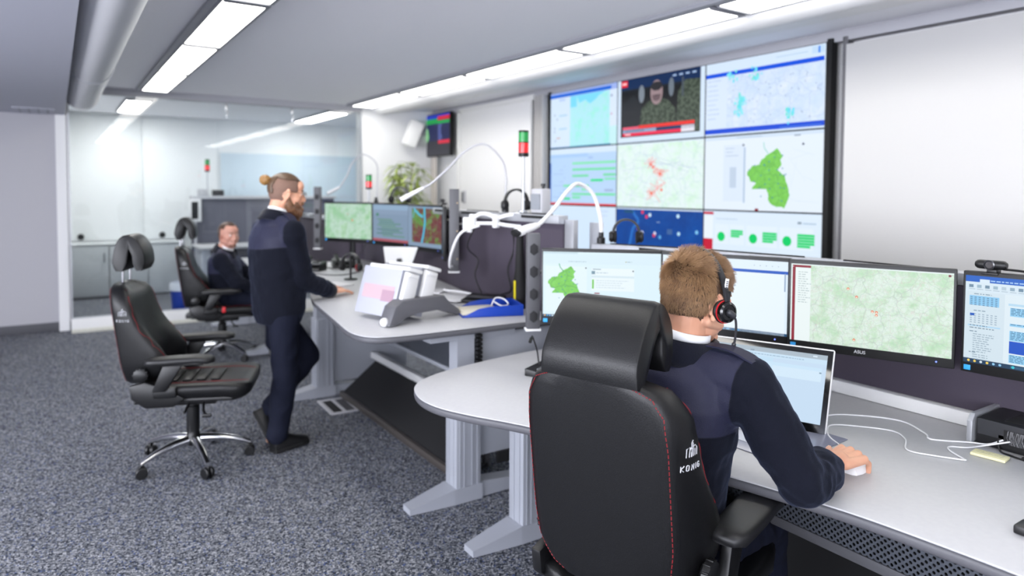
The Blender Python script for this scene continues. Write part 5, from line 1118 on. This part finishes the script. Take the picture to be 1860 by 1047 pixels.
def person(name, label, J, voxel, skin, wide=1.0, curlR=(.35, .55, .35), curlL=(.3, .4, .3), parts=None):
    """J: joints in room coordinates. The body (head, neck, hands and all that the clothes cover) is one surface."""
    V = Vector; H = J['headM']; nb = V(J['neck']); pel = V(J['pelvis']); f = V(J['fwd']).normalized(); u = (nb - pel).normalized(); r = f.cross(u).normalized(); f = u.cross(r)
    mb = MB(); head_forms(mb, H, wide)
    mb.cap(H @ V((-.03, 0, -.05)), nb + u * .02 - f * .005, .056, .06); mb.cap(H @ V((.0, 0, -.07)), nb + u * .01 + f * .02, .045, .05)
    tr = [ell_ring(lerp(pel, nb, q), r, f, a, b) for q, a, b in ((-.14, .10, .07), (0, .135, .095), (.3, .12, .09), (.6, .135, .10), (.85, .13, .09), (1.0, .06, .055))]; mb.rings(tr)
    tips = []
    for s, k in ((1, 'R'), (-1, 'L')):
        sh, el, wr = V(J['sh' + k]), V(J['el' + k]), V(J['wr' + k]); mb.cap(nb - u * .05 + r * s * .08, sh, .05, .045); mb.cap(sh, el, .045, .036); mb.cap(el, wr, .036, .025)
        D, N, th = J['hand' + k]; tp, N2, t2 = hand_forms(mb, wr, D, N, s, curlR if s > 0 else curlL, th, k=J.get('hk', 1.0))
        tips.append((tp, N2))
        hp, kn, an, to = V(J['hip' + k]), V(J['kn' + k]), V(J['an' + k]), V(J['to' + k]); mb.cap(lerp(pel, hp, .5), hp, .08, .075); mb.cap(hp, kn, .075, .05); mb.cap(kn, an, .05, .034); mb.cap(an, lerp(an, to, .9) + V((0, 0, .0)), .03, .022)
    body = remesh(mb, voxel, name, skin, None, 5, label=label, cat='person')
    for tp, N2 in tips: nails(tp, N2, body)
    # trousers
    tz = MB()
    tz.rings([ell_ring(lerp(pel, nb, q), r, f, a, b) for q, a, b in ((-.16, .10, .09), (-.08, .155, .118), (0, .165, .125), (.16, .158, .118))])
    for k in 'RL':
        hp, kn, an = V(J['hip' + k]), V(J['kn' + k]), V(J['an' + k]); w_ = J.get('trw', 1.0)
        tz.cap(hp, kn, .098 * w_, .078 * w_); tz.cap(kn, lerp(kn, an, .55), .078 * w_, .07 * w_); tz.cap(lerp(kn, an, .5), lerp(kn, an, .93), .07 * w_, .068 * w_)
    remesh(tz, .009, 'trousers', NAVYT, body, 3, folds(.009, 10, J['seed'], (1, 1, .8)))
    for k in 'RL':
        up, so = MB(), MB(); an, to = V(J['an' + k]), V(J['to' + k]); he = J.get('he' + k) or (an.x - .03 * (to - an).normalized().x, an.y - .03 * (to - an).normalized().y, an.z - .075)
        shoe(up, so, he, to, J.get('shup' + k, (0, 0, 1))); o = up.out('shoe', SHOE, body); so.out('sole', BLACKM, o)
    # jacket
    jk = MB()
    hem = J.get('hem', -.10)
    jk.rings([ell_ring(lerp(pel, nb, q) + f * o * .01 - f * .0, r, f, a, b) for q, a, b, o in ((hem, .150, .115, 0), (hem + .03, .156, .12, 0), (hem + .12, .178, .136, 0), (.12, .178, .140, 0), (.35, .178, .142, -1), (.6, .190, .142, -1.5), (.78, .190, .13, -2), (.9, .165, .105, -2), (.98, .10, .08, -1), (1.02, .075, .07, 0))])
    for s, k in ((1, 'R'), (-1, 'L')):
        sh, el, wr = V(J['sh' + k]), V(J['el' + k]), V(J['wr' + k]); jk.cap(nb - u * .045 + r * s * .06 - f * .01, sh + u * .005, .066, .069); jk.cap(nb - u * .13 + r * s * .09, sh - u * .03, .09, .075)
        jk.cap(sh, lerp(sh, el, .5), .073, .068); jk.cap(lerp(sh, el, .45), el, .068, .061); jk.cap(el, lerp(el, wr, .55), .061, .055); jk.cap(lerp(el, wr, .5), lerp(el, wr, J.get('cuff', .86)), .055, .047)
    def yoke(p):
        d = p - nb; x, y, z = d.dot(f), d.dot(r), d.dot(u); arm = .196 - abs(y) + .05 * max(0, -z - .03)
        low = z + .19 - .05 * max(0, abs(y) - .08) * (2 if x < 0 else 0)
        return min(low, arm)
    w1, w2 = folds(.010, 9, J['seed']), folds(.006, 21, J['seed'] + 3)
    elb = [V(J['elR']), V(J['elL'])]; wrs = [V(J['wrR']), V(J['wrL'])]
    def wr_(p):
        k = min(1, max(.0, 1 - min((p - e).length for e in elb + wrs) / .2)); q = .25 if yoke(p) > 0 else .55; return w1(p) * (q + .7 * k) + w2(p) * (q * .5 + 1.0 * k)
    remesh(jk, J.get('jvox', .008), 'jacket', JACKET, body, 4, wr_, yoke)
    for s, k in ((1, 'R'), (-1, 'L')):
        el, wr = V(J['el' + k]), V(J['wr' + k]); d = (wr - el).normalized(); c = MB(); Q = T(el) @ d.to_track_quat('Z', 'Y').to_matrix().to_4x4(); L = (wr - el).length
        L *= J.get('cuff', .86) / .86
        c.lathe([(.034, L * .86), (.047, L * .85), (.051, L * .89), (.049, L * .99), (.043, L * 1.03), (.033, L * 1.02)], 24, Q, cap=False); c.out('cuff', FLEECE, body)
        sh = V(J['sh' + k]); ax = (sh - nb + u * .02).normalized(); pts = []
        e0 = nb + r * s * .075 + u * .028 - f * .008; e1 = sh + u * .066 + r * s * .018 - f * .004
        mbp = MB(); n = (u + r * s * .35).normalized(); side = n.cross(e1 - e0).normalized(); rg = []
        for i in range(8):
            q = i / 7; c_ = lerp(e0, e1, q) + n * .012 * math.sin(q * PI); w_ = lerp(.018, .027, q) * (1 if q < .95 else .8); rg.append([c_ - side * w_, c_ + side * w_, c_ + side * w_ + n * .005, c_ - side * w_ + n * .005])
        mbp.rings(rg).out('epaulette', YOKEM, body, sharp=60)
    # collars
    ax = (H.to_3x3() @ V((-.02, 0, 0)) + H.translation - nb); ax = (H @ V((-.03, 0, -.05)) - nb).normalized(); lat = r; fo = lat.cross(ax) * -1 if False else ax.cross(lat) * -1
    fo = (f - ax * f.dot(ax)).normalized()
    def cring(h, a, b, gap, n=30, off=.004): return [nb + ax * (h - .018 * math.cos(t)) + fo * (off + b * math.cos(t)) + lat * a * math.sin(t) for t in [PI + (2 * PI - gap) * (j / (n - 1) - .5) for j in range(n)]]
    def strip(rs, nm, m, th):
        mb = MB(); n = len(rs[0]); vs = [p for q in rs for p in q]; mb.add(vs, [(k * n + i, k * n + i + 1, (k + 1) * n + i + 1, (k + 1) * n + i) for k in range(len(rs) - 1) for i in range(n - 1)]); o = mb.out(nm, m, body, sharp=80)
        d = o.modifiers.new('thick', 'SOLIDIFY'); d.thickness = th; d.offset = 0; return o
    strip([cring(-.01, .066, .068, .3), cring(J.get('col', .05) * .6, .065, .067, .35), cring(J.get('col', .05), .066, .068, .5)], 'shirt_collar', SHIRT, .004)
    strip([cring(-.01, .074, .078, .5), cring(.018, .075, .079, .6), cring(.030, .080, .086, .75), cring(.020, .09, .097, .8), cring(-.008, .10, .109, .85), cring(-.03, .108, .12, .9)], 'jacket_collar', FLEECE, .006)
    return body
def shell(M, parent, name, m, pred, grow=.004, thick=.006, wide=1.0, n=40):
    """close cropped hair: part of the skull's surface lifted a little"""
    mb = MB(); vs = {}; fs = []
    def pt(i, j):
        th = PI * i / n; ph = 2 * PI * j / (n * 2); d = Vector((math.sin(th) * math.cos(ph), math.sin(th) * math.sin(ph), math.cos(th))); return d
    idx = {}; V = []; F = []
    for i in range(n):
        for j in range(n * 2):
            q = [(i, j), (i + 1, j), (i + 1, (j + 1) % (n * 2)), (i, (j + 1) % (n * 2))]; P = []
            for a in q:
                d = pt(*a); g = grow(d) if callable(grow) else grow; P.append(skull(d, wide) + d * g)
            if pred(sum(P, Vector()) / 4, pt(i + .5, j + .5)):
                f = []
                for a, p in zip(q, P):
                    if a not in idx: idx[a] = len(V); V.append(p)
                    f.append(idx[a])
                F.append(f)
    mb.M = M; mb.add(V, F); o = mb.out(name, m, parent, sharp=180); d = o.modifiers.new('thick', 'SOLIDIFY'); d.thickness = thick; d.offset = 0; return o
def skull(d, wide=1.0):
    """point of the skull's surface in direction d (head frame)"""
    c = Vector((-.014, 0, .032)); best = 0
    for cc, rr in (((-.014, 0, .032), (.096, .076 * wide, .086)), ((-.03, 0, .0), (.075, .07 * wide, .07)), ((-.012, 0, -.03), (.06, .062 * wide, .06))):
        o = c - Vector(cc); a = sum((d[k] / rr[k]) ** 2 for k in range(3)); b = 2 * sum(d[k] * o[k] / rr[k] ** 2 for k in range(3)); e = sum((o[k] / rr[k]) ** 2 for k in range(3)) - 1
        D = b * b - 4 * a * e
        if D > 0: best = max(best, (-b + math.sqrt(D)) / (2 * a))
    return c + d * best
# ---- the seated man with the headset
def hm(c, yaw, pitch=0, roll=0): return T(c) @ euler(0, 0, math.radians(yaw)) @ euler(0, math.radians(pitch)) @ euler(math.radians(roll))
H1 = hm((1.497, 1.312, 1.297), -4, 11)
J1 = dict(headM=H1, neck=(1.470, 1.335, 1.165), pelvis=(1.475, 1.425, .635), fwd=(.985, .17, 0), seed=1,
    shR=(1.505, 1.150, 1.095), elR=(1.585, 1.035, .855), wrR=(1.835, 1.095, .832), handR=((1, .06, -.02), (-.1, -.12, 1), (.75, .62, -.2)),
    shL=(1.44, 1.525, 1.095), elL=(1.57, 1.66, .86), wrL=(1.83, 1.65, .826), handL=((1, -.03, -.05), (0, .1, 1), (.8, .5, -.2)),
    hipR=(1.52, 1.33, .60), knR=(1.93, 1.40, .49), anR=(1.98, 1.42, .09), toR=(2.16, 1.46, .02), hipL=(1.47, 1.52, .60), knL=(1.89, 1.66, .49), anL=(1.93, 1.68, .09), toL=(2.10, 1.75, .02), hem=-.02, jvox=.006, cuff=.60, col=.05, hk=1.1)
P1 = person('person', 'seated man with headset and short light brown hair, seen from behind at the near desk', J1, .003, SKIN, 1.0, (.42, .62, .4))
br = eyes(H1, P1); br.out('eyebrows', mat('light brown hair', '8a6746', .6), P1)
def hairmat(name, a, b):
    m = mat(name, a, .42, 0, .5, noise=(38, b, .9)); return m
def scalp(p, d):
    if p.z > .085: return True
    if p.x > .062: return p.z > .075
    if p.x > .02: return p.z > .045
    if p.x > -.016: return p.z > .018
    if p.x > -.03: return p.z > -.02 - (-.016 - p.x) * 1.5
    return p.z > -.066
HAIR = hairmat('light brown hair strands', '73523a', 'b8946c')
shell(H1, P1, 'hair_base', mat('hair shade', '4d3829', .7), scalp, .0015, .003)
R = random.Random(12); mb = MB(); mb.M = H1; cnt = 0
while cnt < 21000:
    d = Vector((R.gauss(0, 1), R.gauss(0, 1), R.gauss(0, 1))).normalized(); p = skull(d)
    if not scalp(p, d): continue
    if R.random() > .55 + .45 * max(0, d.z): continue
    top = min(1, max(0, (p.z - .045) / .06)); low = min(1, max(0, (p.z + .066) / .06))
    L = lerp(.004, .02, low) * (1 - top) + .040 * top; L *= R.uniform(.7, 1.15)
    if p.z > 0 and abs(p.x - .012 + .04 * math.sin(math.atan2(p.z, abs(p.y)))) < .015: L *= .3
    n = d; flow = Vector((.1, 0, -1)) * (1 - top) + Vector((.85, -.25, -.05)) * top
    c = Vector((-.075, .015, .085)); wv = p - c
    if top > 0 and wv.length < .06: flow = Vector((-wv.y, wv.x, 0)) * 10 + wv * 12
    flow = (flow - n * flow.dot(n)); flow = flow.normalized() if flow.length > .01 else Vector((1, 0, 0))
    cl = mnoise.noise_vector(p * 45) * .5 + Vector((R.gauss(0, .16), R.gauss(0, .16), R.gauss(0, .16)))
    lift = lerp(.35, .75, top); pts = [p - n * .001]; v = (n * (lift + .5) + flow * .6 + cl * .5).normalized()
    if p.x > .05 and p.z > .06: v = (n * .9 + Vector((.5, -.15, .55)) + cl * .5).normalized(); L *= 1.15
    for i in range(3): pts.append(pts[-1] + v * L / 3); v = (v + flow * .42 + Vector((0, 0, -.12)) + cl * .22).normalized()
    mb.tube(pts, [.0006, .00055, .0004, .00015], 3, cap=False); cnt += 1
o = mb.out('hair', HAIR, P1, sharp=180); o['kind'] = 'stuff'
# his headset
hs = thing('headset', 'black headset with red ring and microphone worn by the seated man', 'headset', tuple(H1.translation), 0, 'headsets')
HL = T(-H1.translation) @ H1
rg = []; EC = Vector((-.002, -.088, -.022))
for i in range(33):
    a = lerp(-.16, PI + .16, i / 32); q = Vector((.012 - .04 * max(0, math.sin(a)), -.098 * math.cos(a), .0 + .140 * math.sin(a))); n = Vector((.05, -math.cos(a), math.sin(a))).normalized(); w_ = lerp(.0085, .011, abs(math.sin(a)))
    rg.append([q + n * y + Vector((x, 0, 0)) for x, y in ((-w_, -.003), (w_, -.003), (w_, .0025), (w_ * .7, .004), (-w_ * .7, .004), (-w_, .0025))])
MB().rings(rg, M=HL).out('headband', mat('headset rubber', '1b1b1f', .5), hs, sharp=50)
mb = MB(); mb.M = HL
for s in (-1,): mb.box((.0, s * .0958, .052), (.013, .0022, .034), .0008, M=T(0, 0, 0))
mb.out('label_strip', mat('white label', 'dedede', .5), hs)
mb = MB(); mb.M = HL
for i in range(5): mb.box((.0, -.0972, .041 + .005 * i), (.007, .0006, .0022))
mb.out('label_print', mat('label print', '55555a', .6), hs)
for s in (-1, 1):
    A = HL @ T(.013, s * .0865, -.02) @ euler(0, 0, s * .12) @ euler(-PI / 2 * s)
    MB().lathe([(.001, -.008), (.022, -.010), (.031, -.006), (.033, .002), (.030, .007), (.001, .007)], 26, A).out('ear_cushion', mat('soft black leatherette', '141416', .5), hs)
    MB().lathe([(.0285, .0071), (.0315, .0072), (.0315, .0105), (.0285, .0106)], 26, A, cap=False).out('red_ring', mat('red ring', 'c41f2a', .4), hs)
    MB().lathe([(.001, .007), (.029, .0071), (.030, .012), (.028, .021), (.022, .0245), (.021, .022), (.012, .022), (.011, .025), (.001, .0255)], 26, A).out('ear_cup', mat('gloss black', '0b0b0d', .22, coat=.4), hs)
    MB().box((.011, s * .0965, .012), (.016, .006, .05), .002, M=HL).out('band_slider', BLACK, hs)
mb = MB().tube([HL @ Vector(p) for p in smooth_path([(.016, -.114, -.024), (.030, -.1165, -.034), (.040, -.115, -.058), (.047, -.111, -.088), (.050, -.107, -.112)], 5)], .0032, 8)
mb.cap(HL @ Vector((.049, -.108, -.102)), HL @ Vector((.051, -.106, -.122)), .0058, .0062); mb.cap(HL @ Vector((.010, -.112, -.02)), HL @ Vector((.020, -.116, -.026)), .009)
mb.out('microphone', mat('dark grey plastic', '2a2b30', .45), hs)
# ---- the standing bearded man
H2 = hm((1.176, 4.264, 1.572), -9, 8)
J2 = dict(headM=H2, neck=(1.128, 4.285, 1.425), pelvis=(1.122, 4.262, .875), fwd=(.978, .208, 0), seed=5, trw=.92,
    shR=(1.165, 4.105, 1.345), elR=(1.225, 4.14, 1.06), wrR=(1.455, 4.275, .948), handR=((.9, .42, -.08), (0, 0, 1), (.7, .6, -.2)),
    shL=(1.09, 4.465, 1.345), elL=(1.22, 4.56, 1.09), wrL=(1.44, 4.57, .948), handL=((.95, -.2, -.06), (0, 0, 1), (.7, .6, -.2)),
    hipR=(1.13, 4.175, .845), knR=(1.13, 4.17, .46), anR=(1.095, 4.222, .085), toR=(1.30, 4.285, .012), heR=(1.07, 4.215, .006), hipL=(1.11, 4.345, .845), knL=(1.325, 4.36, .535), anL=(1.095, 4.41, .20), toL=(1.085, 4.36, .012), heL=(1.005, 4.425, .20), shupL=(.7, 0, .7), hem=-.16)
P2 = person('person', 'standing bearded man with a hair bun and glasses, leaning one hand on the middle desk', J2, .0045, SKIN, .98, (.12, .15, .1), (.12, .15, .1))
br = eyes(H2, P2, '5a4a3a'); br.out('eyebrows', mat('dark brown hair', '4b382b', .6), P2)
DBH = hairmat('brown hair', '43342a', '6a5038')
def side_(p, d):
    if p.x > .055: return p.z > .085
    if p.x > -.012: return p.z > .012
    return p.z > -.055
shell(H2, P2, 'shaved_sides', mat('stubble', '8a6a5c', .8, noise=(300, '6d5549', .7)), side_, .0008, .0016, .98)
shell(H2, P2, 'hair', DBH, lambda p, d: p.z > .082 + .0 * p.x or (p.x < -.075 and p.z > -.01 and abs(p.y) < .05), .004, .008, .98)
mb = MB(); mb.M = H2; mb.sph((-.132, 0, .062), (.032, .03, .03)); mb.sph((-.14, .012, .072), (.022, .02, .02)); mb.sph((-.105, 0, .062), (.02, .016, .018))
remesh(mb, .004, 'hair_bun', hairmat('bun hair', '6b4a2c', 'b48748'), P2, 2, folds(.004, 60, 2))
mb = MB(); mb.M = H2
for s in (-1, 1): mb.cap((.006, s * .064, -.03), (.018, s * .06, -.06), .010, .018); mb.cap((.012, s * .058, -.062), (.034, s * .05, -.092), .02, .026); mb.cap((.034, s * .046, -.09), (.075, s * .012, -.112), .028, .032); mb.sph((.05, s * .042, -.068), (.034, .018, .026))
mb.cap((.085, 0, -.088), (.078, 0, -.150), .028, .017); mb.cap((.06, 0, -.105), (.062, 0, -.145), .035, .02); mb.cap((.099, -.022, -.050), (.099, .022, -.050), .007)
remesh(mb, .004, 'beard', hairmat('beard hair', '4a3222', '7d5436'), P2, 2, folds(.006, 55, 9, (1, 1, .4)))
g = thing('eyeglasses', 'thin metal eyeglasses worn by the standing bearded man', 'glasses', tuple(H2.translation)); GLM = T(-H2.translation) @ H2
mb = MB(); mb.M = GLM
for s in (-1, 1):
    mb.tube([(.105 - .006 * math.cos(a), s * .033 + .024 * math.cos(a), .004 + .019 * math.sin(a)) for a in [2 * PI * j / 20 for j in range(20)]], .0013, 6, closed=True)
    mb.tube([(.10, s * .057, .010), (.05, s * .078, .012), (-.01, s * .084, .008), (-.028, s * .083, -.012)], .0014, 6)
mb.tube([(.111, -.009, .008), (.113, 0, .011), (.111, .009, .008)], .0013, 6); mb.out('frame', mat('glasses metal', '7a6a55', .3, .8), g)
# ---- the seated man looking back
H3 = hm((1.345, 6.815, 1.165), -72, 4, 0)
J3 = dict(headM=H3, neck=(1.315, 6.845, 1.02), pelvis=(1.345, 6.90, .62), fwd=(.92, -.38, 0), seed=9,
    shR=(1.245, 6.675, .945), elR=(1.36, 6.58, .74), wrR=(1.56, 6.66, .66), handR=((.9, .3, -.1), (0, 0, 1), (.7, .6, -.2)),
    shL=(1.385, 7.01, .945), elL=(1.54, 6.99, .75), wrL=(1.66, 6.80, .66), handL=((.7, -.6, -.1), (0, 0, 1), (.7, .6, -.2)),
    hipR=(1.33, 6.80, .60), knR=(1.72, 6.66, .56), anR=(1.70, 6.68, .09), toR=(1.90, 6.62, .015), hipL=(1.40, 6.97, .60), knL=(1.78, 6.90, .56), anL=(1.76, 6.92, .09), toL=(1.95, 6.88, .015), hem=-.03)
P3 = person('person', 'seated man in the background turning his head back towards the camera', J3, .006, SKIN2, 1.08)
br = eyes(H3, P3, '4a4a4a'); br.out('eyebrows', mat('dark brown hair', '4b382b', .6), P3)
shell(H3, P3, 'hair', hairmat('short dark hair', '3a2a22', '584034'), lambda p, d: p.z > .095 or (p.x < .03 and p.z > .062) or (p.x < -.005 and p.z > .0) or (p.x < -.03 and p.z > -.05), .003, .006, 1.08)
mb = MB(); mb.M = H3; mb.cap((.085, -.022, -.05), (.085, .022, -.05), .008); mb.cap((.072, -.02, -.094), (.072, .02, -.094), .015); mb.sph((.08, 0, -.09), (.016, .02, .016))
remesh(mb, .005, 'beard', mat('short beard', '7a5446', .8), P3, 2)
